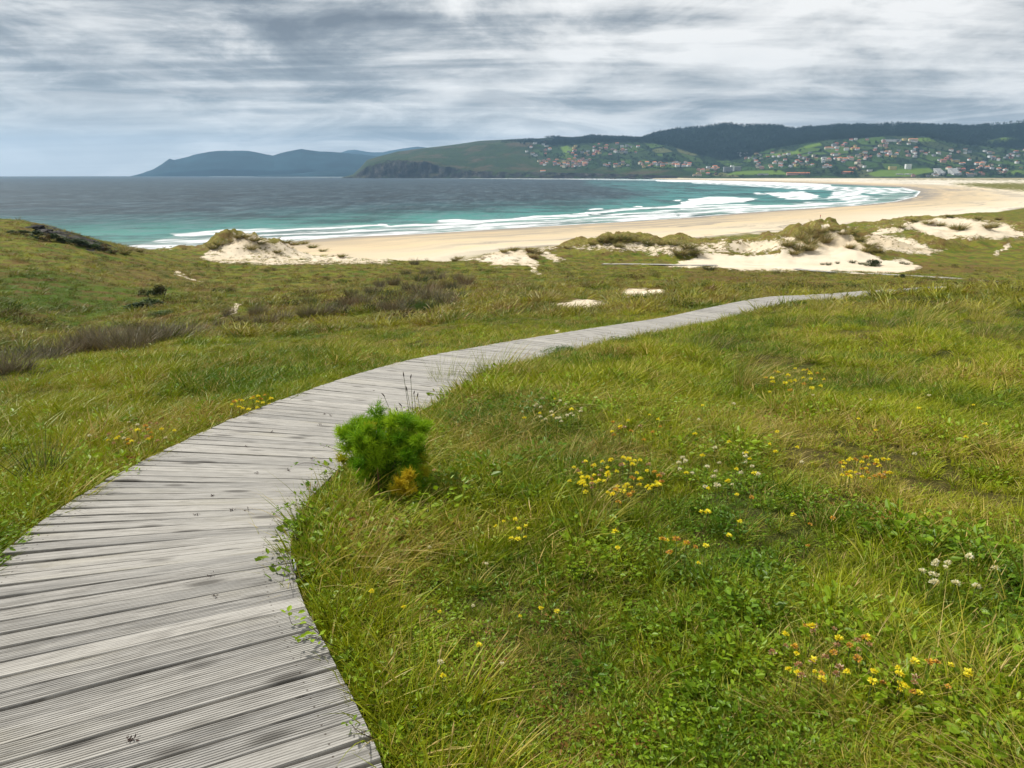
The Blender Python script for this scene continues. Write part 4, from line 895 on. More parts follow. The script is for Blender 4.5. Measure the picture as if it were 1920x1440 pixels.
# dune tufts one can tell apart
mar_me=[tuft_mesh('mar%d'%i,[('b',dict(n=260,h=.9,spread=1.0,lean=.35,w=.045,seed=740+i,curl=.3,rbase=.4,seg=3,wind=(.35,.1)),0)],[M_MAR]) for i in range(3)]
DT_=[(1500,470,20,1.6),(1478,462,16,1.6),(1520,458,18,1.5),(1540,436,14,1.8),(1522,440,16,1.8),(1505,450,18,1.6),(1560,433,10,1.8),(1546,456,22,1.1),(1488,478,14,1.5),(1532,448,18,1.5),(1515,470,18,1.5),(1594,466,13,1.3),(1612,452,12,1.5),(1630,464,14,1.6),(1645,474,13,1.4),(1625,474,14,1.4),(1580,440,9,1.8),(1600,442,9,1.8)]
tufts(DT_,mar_me,'brown olive marram tuft, %s on the tall white sand dune','marram tuft','marram tufts on the tall sand dune','marram_tuft',1.25)
tufts([(1542,497,6),(1553,498,8),(1570,495,6),(1598,493,7,1.5),(1615,496,6,1.6),(1626,498,6,1.8),(1636,500,6,1.6),(1690,495,6),(1700,496,6,1.4),(1330,506,9,2.2),(1500,506,4)],
  rushg_me,'little dark green tuft, %s along the sand at the dune foot','grass tuft','dark tufts along the dune foot','grass_tuft',.9)
tufts([(1715,416,9,1.8),(1740,422,10,1.9),(1762,424,9,1.9),(1780,409,8,1.8),(1800,432,15,1.7),(1790,430,12,1.5),(1834,412,8,1.6),(1852,431,14,1.4),(1862,427,12,1.4),(1872,413,8,1.5),(1690,428,8,1.6)],
  mar_me,'dark marram tuft, %s on the far right dunes','marram tuft','marram tufts on the far right dunes','marram_tuft',1.25)
tufts([(400,468,13,1.5),(412,460,14,1.5),(428,455,13,1.5),(448,449,12,1.7),(462,447,10,1.8),(478,452,12,1.6),(472,470,13,1.3),(490,458,10,1.5),(536,457,10,1.6),(552,460,12,1.6),(570,458,10,1.5),(585,465,10,1.5),(238,472,15,1.5),(232,476,12,1.5),(262,472,9,1.6),(605,472,8,1.6),(640,482,8,1.6),(520,476,10,1.4)],
  mar_me,'olive marram tuft, %s on the pale dune before the sea','marram tuft','marram tufts on the left dune','marram_tuft',1.25)
tufts([(945,474,10,1.5),(962,470,10,1.6),(995,474,13,1.6),(1010,476,12,1.6),(1000,484,12,1.6),(1063,466,8,1.7),(1130,456,13,1.7),(1150,452,15,1.8),(1170,452,14,1.8),(1195,456,13,1.8),(1215,458,13,1.8),(1240,460,13,1.7),(1262,462,13,1.8),(1290,468,16,1.8),(1275,478,18,1.7),(1300,478,14,1.7),(1160,464,12,1.7),(852,490,10,1.2),(860,486,9,1.6),(1110,460,9,1.7)],
  mar_me,'windswept marram tuft, %s on the grassy dune ridge behind the flat','marram tuft','marram tufts on the middle dune ridge','marram_tuft',1.25)

# ------------------------------------------------------------------ named foreground plants
def fennel():
    x,y,z=-.86,4.42,gz1(-.86,4.42); r_=link('fennel_bush',None,label='bushy bright green feathery fennel at the right edge of the boardwalk',cat='fennel',loc=(x,y,z))
    def plume_set(cs,n,ln,seed,name,m,lab=None):
        g=np.random.default_rng(seed); V=[];A_=[]
        for (cx,cy,cz,cr) in cs:
            # a plume: short ribs from which hair-fine threads fan out
            a0p=g.uniform(); nb=34; rd=g.normal(0,1,(nb,3)); rd/=np.linalg.norm(rd,axis=1)[:,None]; rd[:,2]=rd[:,2]*.8+.5
            a0=g.uniform()
            for d in rd:
                L=cr*g.uniform(.6,1.1); m_=n//nb; s_=g.uniform(.15,1,m_)[:,None]; B=np.array([cx,cy,cz])+d*L*s_
                dd=d+g.normal(0,.75,(m_,3)); dd/=np.linalg.norm(dd,axis=1)[:,None]; E=B+dd*ln*g.uniform(.5,1.2,(m_,1)); sd=np.cross(dd,g.normal(0,1,(m_,3))); sd/=np.linalg.norm(sd,axis=1)[:,None]; w=.0017
                V.append(np.stack([B-sd*w,B+sd*w,E+sd*w*.5,E-sd*w*.5],1).reshape(-1,3)); A_.append(np.repeat(np.clip(a0p*.7+g.uniform(0,.3,m_),0,1),4))
        V=np.concatenate(V); me=mesh(name,V,[np.arange(len(V)).reshape(-1,4)],[m],{'rnd':np.concatenate(A_),'tip':np.zeros(len(V))}); link(name,me,r_,label=lab)
    g=np.random.default_rng(31); cs=[]
    for i in range(104):
        a=g.uniform(0,6.28); rr=math.sqrt(g.uniform(0,1)); h=g.uniform(.06,.53); wd=.24*(1.1 if h<.25 else 1); h=h if i<80 else g.uniform(.44,.56); cs.append((math.cos(a)*rr*wd*(1. if i<80 else 1.15)+.02,math.sin(a)*rr*wd,h*(1-.12*rr*rr),g.uniform(.03,.07)))
    def fm(name,a,b):
        m,t=mat(name); c=t.mix(t.attr('rnd'),a,b); finish(t,c,.6,trans=.35,spec=.2); return m
    plume_set(cs,408,.045,1,'foliage',fm('fennel_green',(.06,.22,.006),(.42,.58,.02)))
    plume_set([(.17,-.30,.22,.05),(.22,-.28,.25,.045),(.14,-.31,.18,.045),(.23,-.32,.18,.04),(.19,-.3,.15,.04)],700,.026,2,'yellowed_foliage',fm('fennel_yellow',(.52,.36,.012),(.66,.58,.03)),'yellow orange withered fennel fronds low on the right')
    plume_set([(.27,-.03,.26,.05),(.05,.02,.33,.04),(-.26,0,.25,.04),(.29,-.1,.2,.045),(-.05,-.1,.5,.04)],500,.028,3,'fading_foliage',fm('fennel_fade',(.30,.34,.012),(.48,.44,.02)),'yellow green fading fronds on both sides')
    b=MB()
    for i in range(26):
        c=cs[i]; T=np.linspace(0,1,6)[:,None]; e=np.array(c[:3]); b.tube(e*T+np.array([0,0,.05])*np.sin(T*3.1),np.linspace(.004,.0014,6),4,a=g.uniform())
    link('stem',b.build('stem',fm('fennel_stem',(.10,.16,.04),(.18,.2,.06))),r_)
    b=MB(); b.tube([(.0,-.16,.0),(.005,-.17,.2),(.0,-.18,.36)],[.006,.005,.003],5); link('dead_stalk',b.build('dead_stalk',simple('dead_stalk',(.27,.13,.07),.8)),r_,label='reddish brown dead stalk in the middle')
fennel()

def single_tuft(name,label,cat,px,row,hpx,specs,mats,group=None,rz=0,xy=None):
    x,y,z=ground_hit(px,row) if xy is None else (*xy,gz1(*xy)); s=hpx*y/F
    return link(name,tuft_mesh(name,specs(s),mats),label=label,cat=cat,group=group,loc=(x,y,z),rz=rz)
single_tuft('rush_clump','upright rush clump with two tall thin stalks left of the boardwalk','rush clump',82,905,150,lambda s:[('b',dict(n=110,h=s*.62,spread=.75,lean=.1,w=.006,seed=901,curl=.15,rbase=.09,seg=5,wind=(.05,0)),0),('b',dict(n=7,h=s*1.15,spread=.12,lean=.0,w=.004,seed=905,curl=.05,rbase=.03,seg=5,wind=(.10,0),hvar=.15),1)],[M_RUSHG,M_MAR])
single_tuft('marram_clump','windblown marram clump hanging over the boardwalk edge in the middle','marram clump',850,745,70,lambda s:[('b',dict(n=230,h=s*1.25,spread=.7,lean=.5,w=.0045,seed=911,curl=.3,rbase=.22,seg=5,wind=(.6,.1)),0),('b',dict(n=60,h=s*1.1,spread=.8,lean=.6,w=.004,seed=912,curl=.5,rbase=.22,seg=5,wind=(.7,.1)),1)],[M_GR,M_MAR])
single_tuft('marram_clump','second marram clump just beyond the one over the boardwalk edge','marram clump',935,716,52,lambda s:[('b',dict(n=230,h=s*1.3,spread=.7,lean=.5,w=.006,seed=915,curl=.3,rbase=.3,seg=5,wind=(.6,.1)),0),('b',dict(n=90,h=s*1.1,spread=.8,lean=.6,w=.005,seed=916,curl=.5,rbase=.3,seg=5,wind=(.7,.1)),1)],[M_GR,M_MAR])
single_tuft('marram_clump','pale straw marram clump bending right in the open meadow','marram clump',1395,738,60,lambda s:[('b',dict(n=240,h=s*1.6,spread=.6,lean=.7,w=.0045,seed=921,curl=.2,rbase=.10,seg=5,wind=(1.0,.1)),0)],[M_DRY])
single_tuft('marram_clump','straw marram clump beside the narrow bright part of the boardwalk','marram clump',1540,592,26,lambda s:[('b',dict(n=200,h=s*1.5,spread=.6,lean=.5,w=.007,seed=923,curl=.2,rbase=.3,seg=4,wind=(.6,.1)),0)],[M_DRY])
for i,(px,row,hp) in enumerate([(1480,612,22),(1660,618,26),(1735,612,30),(1860,640,40),(1700,735,44),(1640,730,40),(1845,600,30),(1330,655,22),(1800,590,26)]):
    single_tuft('grass_clump',['pale bent grass clump below the straw clump','pale bent grass clump left of the meadow centre rise','broad pale bent grass clump on the meadow rise','large bent grass clump at the right edge of the meadow','loose arching grass clump in the middle meadow','loose arching grass clump left of its twin in the middle meadow','bent grass clump near the meadow crest at right','low bent grass clump just right of the boardwalk bend','bent grass clump on the crest behind the broad one'][i],'grass clump',px,row,hp,
      lambda s,i=i:[('b',dict(n=170 if i not in(4,5) else 40,h=s*1.5,spread=.6,lean=.7,w=.006,seed=930+i,curl=.2,rbase=.35 if i not in (4,5) else .1,seg=5,wind=(.8,.1)),0)],[M_DRY if i%2==0 else M_MAR],group='bent grass clumps in the right meadow')
# thin dark seed stalks over the fennel
def stalks():
    g=np.random.default_rng(41); P=[(720,742,-.2),(752,760,-.25),(757,705,0),(763,732,.0),(770,708,.15),(776,738,.2),(783,742,.2),(745,770,0)]
    for i,(px,row,l) in enumerate(P):
        x0,y0=-.66+g.normal(0,.04),4.95+g.normal(0,.05); z0=gz1(x0,y0); tx,ty,tz=at(px,row,4.95); T=np.linspace(0,1,7)[:,None]; A0=np.array([x0,y0,z0]); E=np.array([tx,ty,tz]); r_=link('grass_stalk',None,label='thin dark seed stalk standing behind the fennel before the boardwalk',cat='grass stalk',group='seed stalks behind the fennel',loc=(x0,y0,z0))
        b=MB(); q=(E-A0)*T+np.array([l*.1,0,0])*np.sin(T*3.14)*.3; b.tube(q,.0017,4); link('stem',b.build('stem',M_STEM),r_)
        b=MB(); d=q[-1]-q[-2]; d/=np.linalg.norm(d); d=d+np.array([l*1.2,0,-abs(l)*1.5]); b.tube(q[-1]+d*np.linspace(-.01,.035,5)[:,None],np.array([.001,.0042,.0045,.003,.0005]),5); link('seed_head',b.build('seed_head',M_TWIG),r_)
stalks()
# yellow-green spurge cushion
def spurge():
    px,row=1085,1098; x,y,z=ground_hit(px,row); r_=link('spurge_plant',None,label='rounded yellow green spurge cushion alone in the near grass',cat='spurge',loc=(x,y,z))
    g=np.random.default_rng(51); b=MB(); P=[];D=[]
    for i in range(48):
        a=g.uniform(0,6.28); rr=math.sqrt(g.uniform(0,1))*.075; e=np.array([math.cos(a)*rr,math.sin(a)*rr,.115*(1-.4*(rr/.075)**2)*g.uniform(.85,1.05)]); b.tube(np.linspace(0,1,4)[:,None]*e,.0012,3)
        for k in range(7):
            aa=g.uniform(0,6.28); P.append(e); D.append((math.cos(aa),math.sin(aa),.5))
        for k in range(4):
            aa=g.uniform(0,6.28); P.append(e*g.uniform(.5,.9)); D.append((math.cos(aa),math.sin(aa),.5))
    link('stem',b.build('stem',M_STEM),r_); v,q,a=leaves(np.array(P),np.array(D),.011,g,ratio=.9)
    m,t=mat('spurge'); finish(t,t.mix(t.attr('rnd'),(.17,.30,.01),(.36,.42,.015)),.5,trans=.3); link('flower_head',mesh('flower_head',v,[q],[m],{'rnd':a}),r_)
spurge()
# brambles creeping over the planks
def bramble(P,label,leaf=.032,n=22,seed=1,red=.2):
    g=np.random.default_rng(seed); C=catmull(np.array(P),6); r_=link('bramble_shoot',None,label=label,cat='bramble',loc=tuple(C[0])); C=C-C[0]
    b=MB(); b.tube(C,np.linspace(.0022,.001,len(C)),4); link('stem',b.build('stem',M_TWIG),r_)
    k=np.sort(g.integers(1,len(C),n)); D=g.normal(0,1,(n,3)); D[:,2]=np.abs(D[:,2])*.5; st=C[k]+D*.012
    v,q,a=leaves(st,D,leaf,g,up=1.2,ratio=.7); link('foliage',mesh('foliage',v,[q],[M_LEAF],{'rnd':a*.6,'tip':np.zeros(len(v))}),r_)
def wpt(px,row,h=.0):   # on the deck near the camera
    D=float((H-20.12-h)/tanrow(row)); return (float(xpx(px,row,D)),D,20.12+h)
for i,(pts,lab,lf,n) in enumerate([([(640,885),(600,872),(575,868),(552,872)],'thin bramble shoot reaching left onto the planks below the fennel',.022,14),
    ([(590,955),(560,945),(535,950),(512,962)],'dense bramble shoot covering the plank ends left of the fennel base',.022,30),([(560,1010),(545,1008),(525,1012)],'short reddish bramble shoot touching the plank edge',.018,14),
    ([(570,1090),(552,1075),(540,1050),(530,1092)],'small bramble sprig standing on the plank edge by the white scrap',.020,9),
    ([(600,1190),(575,1170),(550,1172),(540,1150)],'large leaved bramble shoot lying over the plank corner',.034,16),([(625,1210),(590,1195),(560,1205),(545,1205)],'second large leaved bramble shoot just below the plank corner',.034,12),
    ([(700,1385),(670,1370),(655,1352)],'short green shoot over the lowest planks',.022,9),([(650,850),(615,838),(600,835)],'small twiggy shoot left of the fennel foliage',.016,8),
    ([(520,975),(540,985),(560,1000)],'leafy shoot hugging the plank ends at the bend',.022,20)]):
    q=[wpt(a,b,.012+.03*(j%2)) for j,(a,b) in enumerate(pts)]; bramble(q,lab,lf,n,60+i)
# white scrap under the plank edge
def scrap():
    x,y,z=wpt(556,1072,-.05); g=np.random.default_rng(3); U,V_=np.meshgrid(np.linspace(0,1,9),np.linspace(0,1,5)); X=.035*U+.02*V_; Y=-.05*V_+.01*np.sin(U*7); Z=-.075*U+.02*np.sin(V_*6+U*9)+g.normal(0,.003,U.shape)
    m,t=mat('white_plastic'); finish(t,(.75,.77,.80),.45,spec=.4); me=mesh('plastic_scrap',np.stack([X.ravel()-.01,Y.ravel(),Z.ravel()+.05],1),[gridfaces(5,9)],[m],smooth=True); o=link('plastic_scrap',me,label='crumpled white plastic scrap caught at the plank edge',cat='plastic scrap',loc=(x,y,z)); so_=o.modifiers.new('thick','SOLIDIFY'); so_.thickness=.0012
scrap()
# bits of dry litter on the planks
def litter():
    g=np.random.default_rng(9)
    for px,row in [(510,810),(462,837),(398,930),(434,957),(465,957),(370,965),(395,1080),(404,1118),(245,1388),(620,778),(608,776),(585,860),(540,882),(482,887),(600,796),(530,735),(700,732)]:
        D=(H-(float(path_z(7))+.25 if row<800 else 20.0))/float(tanrow(row)); 
        for _ in range(3): D=(H-float(path_z(D))-.004)/float(tanrow(row))
        x=float(xpx(px,row,D)); n=14 if row<1300 else 22; P=g.normal(0,.008 if row<1300 else .009,(n,3)); P[:,2]=np.abs(P[:,2])*.4; v,q,a=leaves(P,g.normal(0,1,(n,3)),.014,g,ratio=.35)
        link('plant_litter',mesh('plant_litter',v,[q],[M_TWIG],{'rnd':a}),label='tiny dark scrap of dried plant lying on the planks',cat='plant litter',group='dried plant scraps on the boardwalk',loc=(x,D,float(path_z(D))+.004))
litter()

# ------------------------------------------------------------------ flowers
def head_mesh(name,n,r,cols,seed):
    g=np.random.default_rng(seed); d=g.normal(0,1,(n,3)); d/=np.linalg.norm(d,axis=1)[:,None]; d[:,2]=np.abs(d[:,2])*.9-.15; v,q,a=leaves(d*r*.35,d,r*.85,g,up=.3,ratio=.6,fold=.3)
    m=MT.get(name)
    if m is None: m,t=mat(name); finish(t,t.ramp(t.attr('rnd'),[((i+.0)/len(cols),c) for i,c in enumerate(cols)],'CONSTANT'),.55,trans=.25)
    return mesh('flower_head',v,[q],[m],{'rnd':a})
HY=[head_mesh('petal_yellow',44,.0115,[(.86,.78,.03),(.90,.82,.07),(.82,.62,.02)],i) for i in range(3)]
HO=[head_mesh('petal_orange',44,.0115,[(.70,.38,.04),(.75,.50,.05),(.48,.24,.09)],10+i) for i in range(3)]
HW=[head_mesh('petal_cream',44,.0105,[(.78,.72,.46),(.72,.66,.34),(.80,.76,.58)],20+i) for i in range(3)]
HB=[head_mesh('petal_faded',40,.0110,[(.50,.28,.12),(.40,.22,.09),(.60,.45,.28)],30+i) for i in range(3)]
HR=[head_mesh('petal_pink',14,.010,[(.55,.20,.20),(.45,.14,.13)],40)]
def fstem():
    b=MB(); b.tube([(0,0,-.1),(.004,0,-.05),(0,0,0)],.0011,3); return b.build('stem',M_STEM)
FS=fstem()
def flowers(cx,cy,rx,ry,n,kinds,where,s=1.,seed=0,lift=.12):
    g=np.random.default_rng(seed)
    names={'y':('small round yellow vetch flower','yellow'),'o':('fading orange vetch flower','orange'),'w':('small cream white vetch flower','cream'),'b':('dried pinkish brown vetch flower head','brown'),'r':('single pink flower head','pink')}
    for i in range(n):
        k=kinds[g.integers(0,len(kinds))]; a=g.uniform(0,6.28); rr=math.sqrt(g.uniform(0,1))**.9; px=cx+math.cos(a)*rr*rx; row=cy+math.sin(a)*rr*ry
        x,y,zz=ground_hit(px,row,g.uniform(.12,.20)); L={'y':HY,'o':HO,'w':HW,'b':HB,'r':HR}[k]; sc=1.35*s*g.uniform(.75,1.25)
        r_=link('vetch_flower',None,label='%s %s'%(names[k][0],where),cat='flower',group='%s flowers %s'%(names[k][1],where),loc=(x,y,zz),scale=sc,rz=g.uniform(0,6))
        link('stem',FS,r_); link('flower_head',L[g.integers(0,len(L))],r_)
flowers(1155,893,98,38,74,'yyyyoyyb','in the wide golden patch right of the fennel',1.0,1)
flowers(1345,880,84,40,26,'wywyw','in the pale patch beside the golden flowers',.95,2)
flowers(1625,878,66,22,38,'yooyyob','in the golden patch of the right meadow',.95,3)
flowers(1800,1075,72,30,13,'wwwww','near the right edge of the foreground',1.0,4)
flowers(1540,1220,95,58,34,'bbyoby','in the faded patch at the lower right',.85,5)
flowers(1725,1270,95,32,20,'yyyoby','in the yellow patch at the lower right corner',.8,6)
flowers(1490,712,60,22,26,'yyyo','beside the straw marram clump',1.3,7,)
flowers(1030,770,70,24,24,'wwyw','in the grass beyond the fennel',1.0,8)
flowers(475,758,46,18,20,'yyoy','against the left edge of the boardwalk',1.15,9)
flowers(240,812,90,22,30,'yowb','in the grass by the rush clump',1.0,10)
flowers(1290,1015,50,14,7,'yyo','alone in the middle of the near grass',1.,11)
flowers(1350,985,240,90,16,'yyo','strewn singly over the near meadow',.9,15)
flowers(1560,800,330,70,24,'yyw','strewn singly over the middle meadow',.95,16)
flowers(860,1150,200,150,14,'yyw','strewn singly near the boardwalk',.7,17)
flowers(960,995,34,22,9,'yy','in the short row below the golden patch',.8,12)
flowers(1190,800,50,30,14,'oboy','scattered above the golden patch',.95,13)

# ------------------------------------------------------------------ rocks of the point on the left
M_ROCK=simple('dark_rock',(.06,.055,.05),.85,.6,.8)
def rockmesh(seed):
    import bmesh
    bm=bmesh.new(); bmesh.ops.create_icosphere(bm,subdivisions=3,radius=1); g=np.random.default_rng(seed); o=g.uniform(0,50,3)
    from mathutils import noise
    for v in bm.verts:
        k=noise.noise(v.co*1.3+Vector(o))*.5+noise.noise(v.co*3.5+Vector(o))*.25; v.co*=1+k; v.co.z*=.6
    me=bpy.data.meshes.new('rock'); bm.to_mesh(me); bm.free(); me.materials.append(M_ROCK); a=me.attributes.new('rnd','FLOAT','POINT'); a.data.foreach_set('value',np.full(len(me.vertices),g.uniform(),np.float32)); return me
RK=[rockmesh(i) for i in range(4)]
for i,(px,row,s) in enumerate([(66,424,14),(80,430,10),(97,434,9),(112,440,9),(124,444,8),(135,448,9),(147,452,9),(158,452,10),(166,458,8),(174,455,9),(182,463,9),(190,461,7),(172,449,5),(104,430,6),(90,427,7),(200,466,6)]):
    x,y,z=ground_hit(px,row+5); w=s*y/F*.85; link('rock',RK[i%4],label='dark coastal rock, %s of the ledge running down to the sea'%('uppermost' if i==0 else words(i)+' one'),cat='rock',group='rocks of the ledge at the left shore',loc=(x,y,z-.1*w),rz=i*1.7,scale=(w*1.5,w*1.2,w))
for i,(px,row,s) in enumerate([(655,333,8),(682,333.4,10),(706,333.6,7),(955,333.5,6),(995,333.4,9),(1150,335.5,9),(1190,336.6,12),(1215,337,14),(620,331.6,6)]):
    D=4150 if px<700 else 3900 if px<1000 else 3480; D=D-60; x=(px-960)/1405*D; w=s*D/F*.5; link('sea_rock',RK[i%4],label='dark wave washed rock, %s from left at the foot of the cliffs'%words(i),cat='rock',group='rocks at the foot of the cliffs',loc=(x,D,0),rz=i,scale=(w*1.6,w,w*.5))

for i,(px,row,hp,wd) in enumerate([(95,452,12,2.2),(118,456,12,2.4),(140,460,12,2.2),(160,464,11,2.4),(178,468,11,2.2),(196,473,9,2.4),(70,446,11,2.4),(44,440,9,2.6),(212,476,7,2.2)]):
    x,y,z=ground_hit(px,row); s=hp*y/F/.8; r_=link('bush',None,label='dark green bush, %s on the slope below the coastal rocks'%words(i),cat='bush',group='dark bushes below the coastal rocks',loc=(x,y,z-.1),scale=(s*wd,s*wd,s),rz=i*1.3)
    link('foliage',sh_me[i%3],r_); link('stem',st_me,r_)

# ------------------------------------------------------------------ woods on the far hills
M_TREE=simple('forest_crown',(.017,.033,.014),.95,.5,.02,.05); M_TREE2=simple('town_crown',(.020,.042,.015),.95,.5,.02,.05); M_TRUNK=simple('trunk',(.06,.05,.04),.9)
def crown(seed,n=130,w=.5,h=1.,conic=False,name='crown',m=M_TREE,z0=.25):
    g=np.random.default_rng(seed); lob=9; c=np.stack([g.normal(0,.36*w,lob),g.normal(0,.36*w,lob),g.uniform(z0+.15,.85,lob)],1)
    if conic: c=np.stack([g.normal(0,.10,lob),g.normal(0,.10,lob),np.linspace(.2,.95,lob)],1)
    k=g.integers(0,lob,n); d=g.normal(0,1,(n,3)); d/=np.linalg.norm(d,axis=1)[:,None]; rr=(np.linspace(.30,.05,lob)[k] if conic else g.uniform(.22,.36,lob)[k])*w*2*.6
    P=c[k]+d*rr[:,None]*np.array([1,1,.8])*g.uniform(.7,1.1,(n,1)); P[:,2]*=h
    v,q,a=leaves(P,d+g.normal(0,.5,(n,3)),.20*w*2*.6,g,ratio=.9); a=np.clip(np.repeat(g.uniform(0,1,lob)[k],6)*.6+a*.4,0,1)
    return mesh(name,v,[q],[m],{'rnd':a})
def trunkm(): b=MB(); b.tube([(0,0,-.05),(.01,0,.3),(0,.01,.7)],[.04,.03,.012],6); return b.build('trunk',M_TRUNK)
TRK=trunkm()
kit('wood',[crown(i,70,.5,1.,i>3) for i in range(6)])
def wood():
    n=36000; px=rng.uniform(940,2200,n); k=rng.uniform(380,DT+130,n); D=np.interp(px,TB[:,0],TB[:,1])+k; z=far_z(px,D); row=HOR-(z-H)/D*1464; rf=np.interp(px,TB[:,0],TB[:,4])+fbm(px*.02,px*0,3,91)*5
    ok=(row<rf)|(k>DT-60)
    for poly in [[(1830,267),(1870,258),(1905,262),(1850,270)],[(1690,262),(1730,258),(1745,266),(1715,266)],[(960,275),(990,262),(1035,268),(1040,262),(1000,258)]]: ok&=~inpoly(px,row,poly)
    # the saddle gap and the thin crest of lone trees at the far right
    ok&=~((px>1655)&(px<1668)&(k>DT-500)&(rng.uniform(0,1,n)<.8)); ok&=~((px>1840)&(k>DT-120)&(rng.uniform(0,1,n)<.80)); ok&=~((px<1010)&(k>DT-200)&(rng.uniform(0,1,n)<.5))
    px,D,z=px[ok],D[ok],z[ok]; N=len(px); h=rng.uniform(13,24,N)*np.clip((px-930)/110,.3,1)*(1+.3*fbm(px*.03,D*.01,2,5)*2)
    scatter('forest',np.stack([(px-960)/1405*D,D,z-1],1),'wood',np.stack([h*rng.uniform(.8,1.3,N),h*rng.uniform(.8,1.3,N),h],1),rng.uniform(0,6.28,N),rng.integers(0,6,N),'dark continuous forest over the crest of the far hills','forest')
    # hedges and scrub between the fields
    n=7000; px=rng.uniform(985,2150,n); k=rng.uniform(70,950,n); D=np.interp(px,TB[:,0],TB[:,1])+k; z=far_z(px,D); X=(px-960)/1405*D; row=HOR-(z-H)/D*1464
    m=fbm(X*.004,D*.012,4,171); ok=(m>.02)|(rng.uniform(0,1,n)<.10)
    for poly in [[(1620,328),(1650,317),(1750,313),(1752,323),(1700,333),(1640,333)],[(1430,292),(1490,281),(1500,288),(1450,296)],[(1375,323),(1460,317),(1485,329),(1350,330)],[(985,296),(1040,296),(1080,312),(1130,318),(1300,318),(1300,335),(960,335)],[(1500,275),(1530,268),(1535,273),(1505,279)]]: ok&=~inpoly(px,row,poly)
    X,D,z=X[ok],D[ok],z[ok]; N=len(X); h=rng.uniform(4,10,N)
    scatter('hedge_scrub',np.stack([X,D,z-.5],1),'wood',np.stack([h*1.8,h*1.8,h],1),rng.uniform(0,6.28,N),rng.integers(0,4,N),'dark scrub and hedges between the fields and gardens of the far slope','scrub')
wood()

# ------------------------------------------------------------------ the town
def paint(name,c): return simple(name,c,.8,.12,.05,.2)
WALLS={'white':paint('wall_white',(.88,.88,.86)),'cream':paint('wall_cream',(.76,.70,.52)),'grey':paint('wall_grey',(.40,.42,.44)),'pink':paint('wall_pink',(.62,.38,.32)),'yellow':paint('wall_yellow',(.70,.57,.22))}
ROOFS={'orange':paint('roof_orange',(.62,.22,.10)),'red':paint('roof_red',(.44,.13,.09)),'dark grey':paint('roof_slate',(.10,.115,.13)),'brown':paint('roof_brown',(.22,.13,.09))}
M_WIN=simple('window_glass',(.05,.06,.07),.3,.2,.1,.5)
def house_parts(kind,w,d,h,roof,wall):
    """returns (wall mesh, roof mesh, window mesh) of a house centred on the origin, front facing the sea (-Y)"""
    b=MB(); b.box(-w/2,w/2,-d/2,d/2,-4,h); r=MB(); o=.5; rh=.22*d+ .6
    if kind=='hip':
        k=min(w,d)*.42; V=[(-w/2-o,-d/2-o,h),(w/2+o,-d/2-o,h),(w/2+o,d/2+o,h),(-w/2-o,d/2+o,h),(-w/2+k,0,h+rh),(w/2-k,0,h+rh)]; r.add(V,[(0,1,5,4),(2,3,4,5),(3,2,1,0)],[(1,2,5),(3,0,4)])
        if w<=2*k: pass
    elif kind=='gable':
        V=[(-w/2-o,-d/2-o,h),(w/2+o,-d/2-o,h),(w/2+o,d/2+o,h),(-w/2-o,d/2+o,h),(-w/2-o,0,h+rh*1.2),(w/2+o,0,h+rh*1.2)]; r.add(V,[(0,1,5,4),(2,3,4,5),(3,2,1,0)],[(1,2,5),(3,0,4)])
    elif kind=='cross':
        V=[(-w/2-o,-d/2-o,h),(w/2+o,-d/2-o,h),(w/2+o,d/2+o,h),(-w/2-o,d/2+o,h),(-w/2-o,0,h+rh),(w/2+o,0,h+rh)]; r.add(V,[(0,1,5,4),(2,3,4,5),(3,2,1,0)],[(1,2,5),(3,0,4)])
        e=w*.2; V=[(-e,-d/2-2.2,h-.3),(e,-d/2-2.2,h-.3),(e,0,h-.3),(-e,0,h-.3),(0,-d/2-2.2,h+rh*.9),(0,0,h+rh*.9)]; r.add(V,[(0,3,5,4),(1,4,5,2)],[(0,4,1)]); b.box(-e+.4,e-.4,-d/2-1.8,-d/2,-4,h-.35)
    else:
        r.box(-w/2-.4,w/2+.4,-d/2-.4,d/2+.4,h,h+.5); r.box(-w*.15,w*.2,-d*.2,d*.25,h+.5,h+2.6)
    r.box(w*.2,w*.2+.9,d*.1,d*.1+.9,h+.3,h+rh*1.1+1.0)      # chimney
    q=MB(); fl=max(1,int(h/3)); nx=max(2,int(w/3.6))
    for f in range(fl):
        for i in range(nx):
            x=-w/2+(i+.5)*w/nx; z=f*3+1.; q.box(x-.65,x+.65,-d/2-.12 if not(kind=='cross' and abs(x)<w*.2+.5) else -d/2-1.92,-d/2+.05,z,z+1.4)
    return b.build('wall',wall),r.build('roof',roof),q.build('window',M_WIN)
HK=[('hip',15,11,6.2),('gable',17,10,6.0),('cross',18,11,6.2),('hip',19,13,8.8),('gable',13,9,4.2),('flat',15,11,8.6)]
HC={}
def house(px,row,kind,wc,rc,label,group,sc=1.,name='house',rz=0,dim=None):
    key=(kind,wc,rc,dim)
    if key not in HC:
        k,w,d,h=HK[kind] if dim is None else dim; HC[key]=house_parts(k,w,d,h,ROOFS[rc],WALLS[wc])
    x,y,z=hits(px,row); r_=link(name,None,label=label,cat='house' if name=='house' else 'building',group=group,loc=(x,y,z),rz=rz,scale=sc)
    for n_,me in zip(('wall','roof','window'),HC[key]): link(n_,me,r_)
    return r_
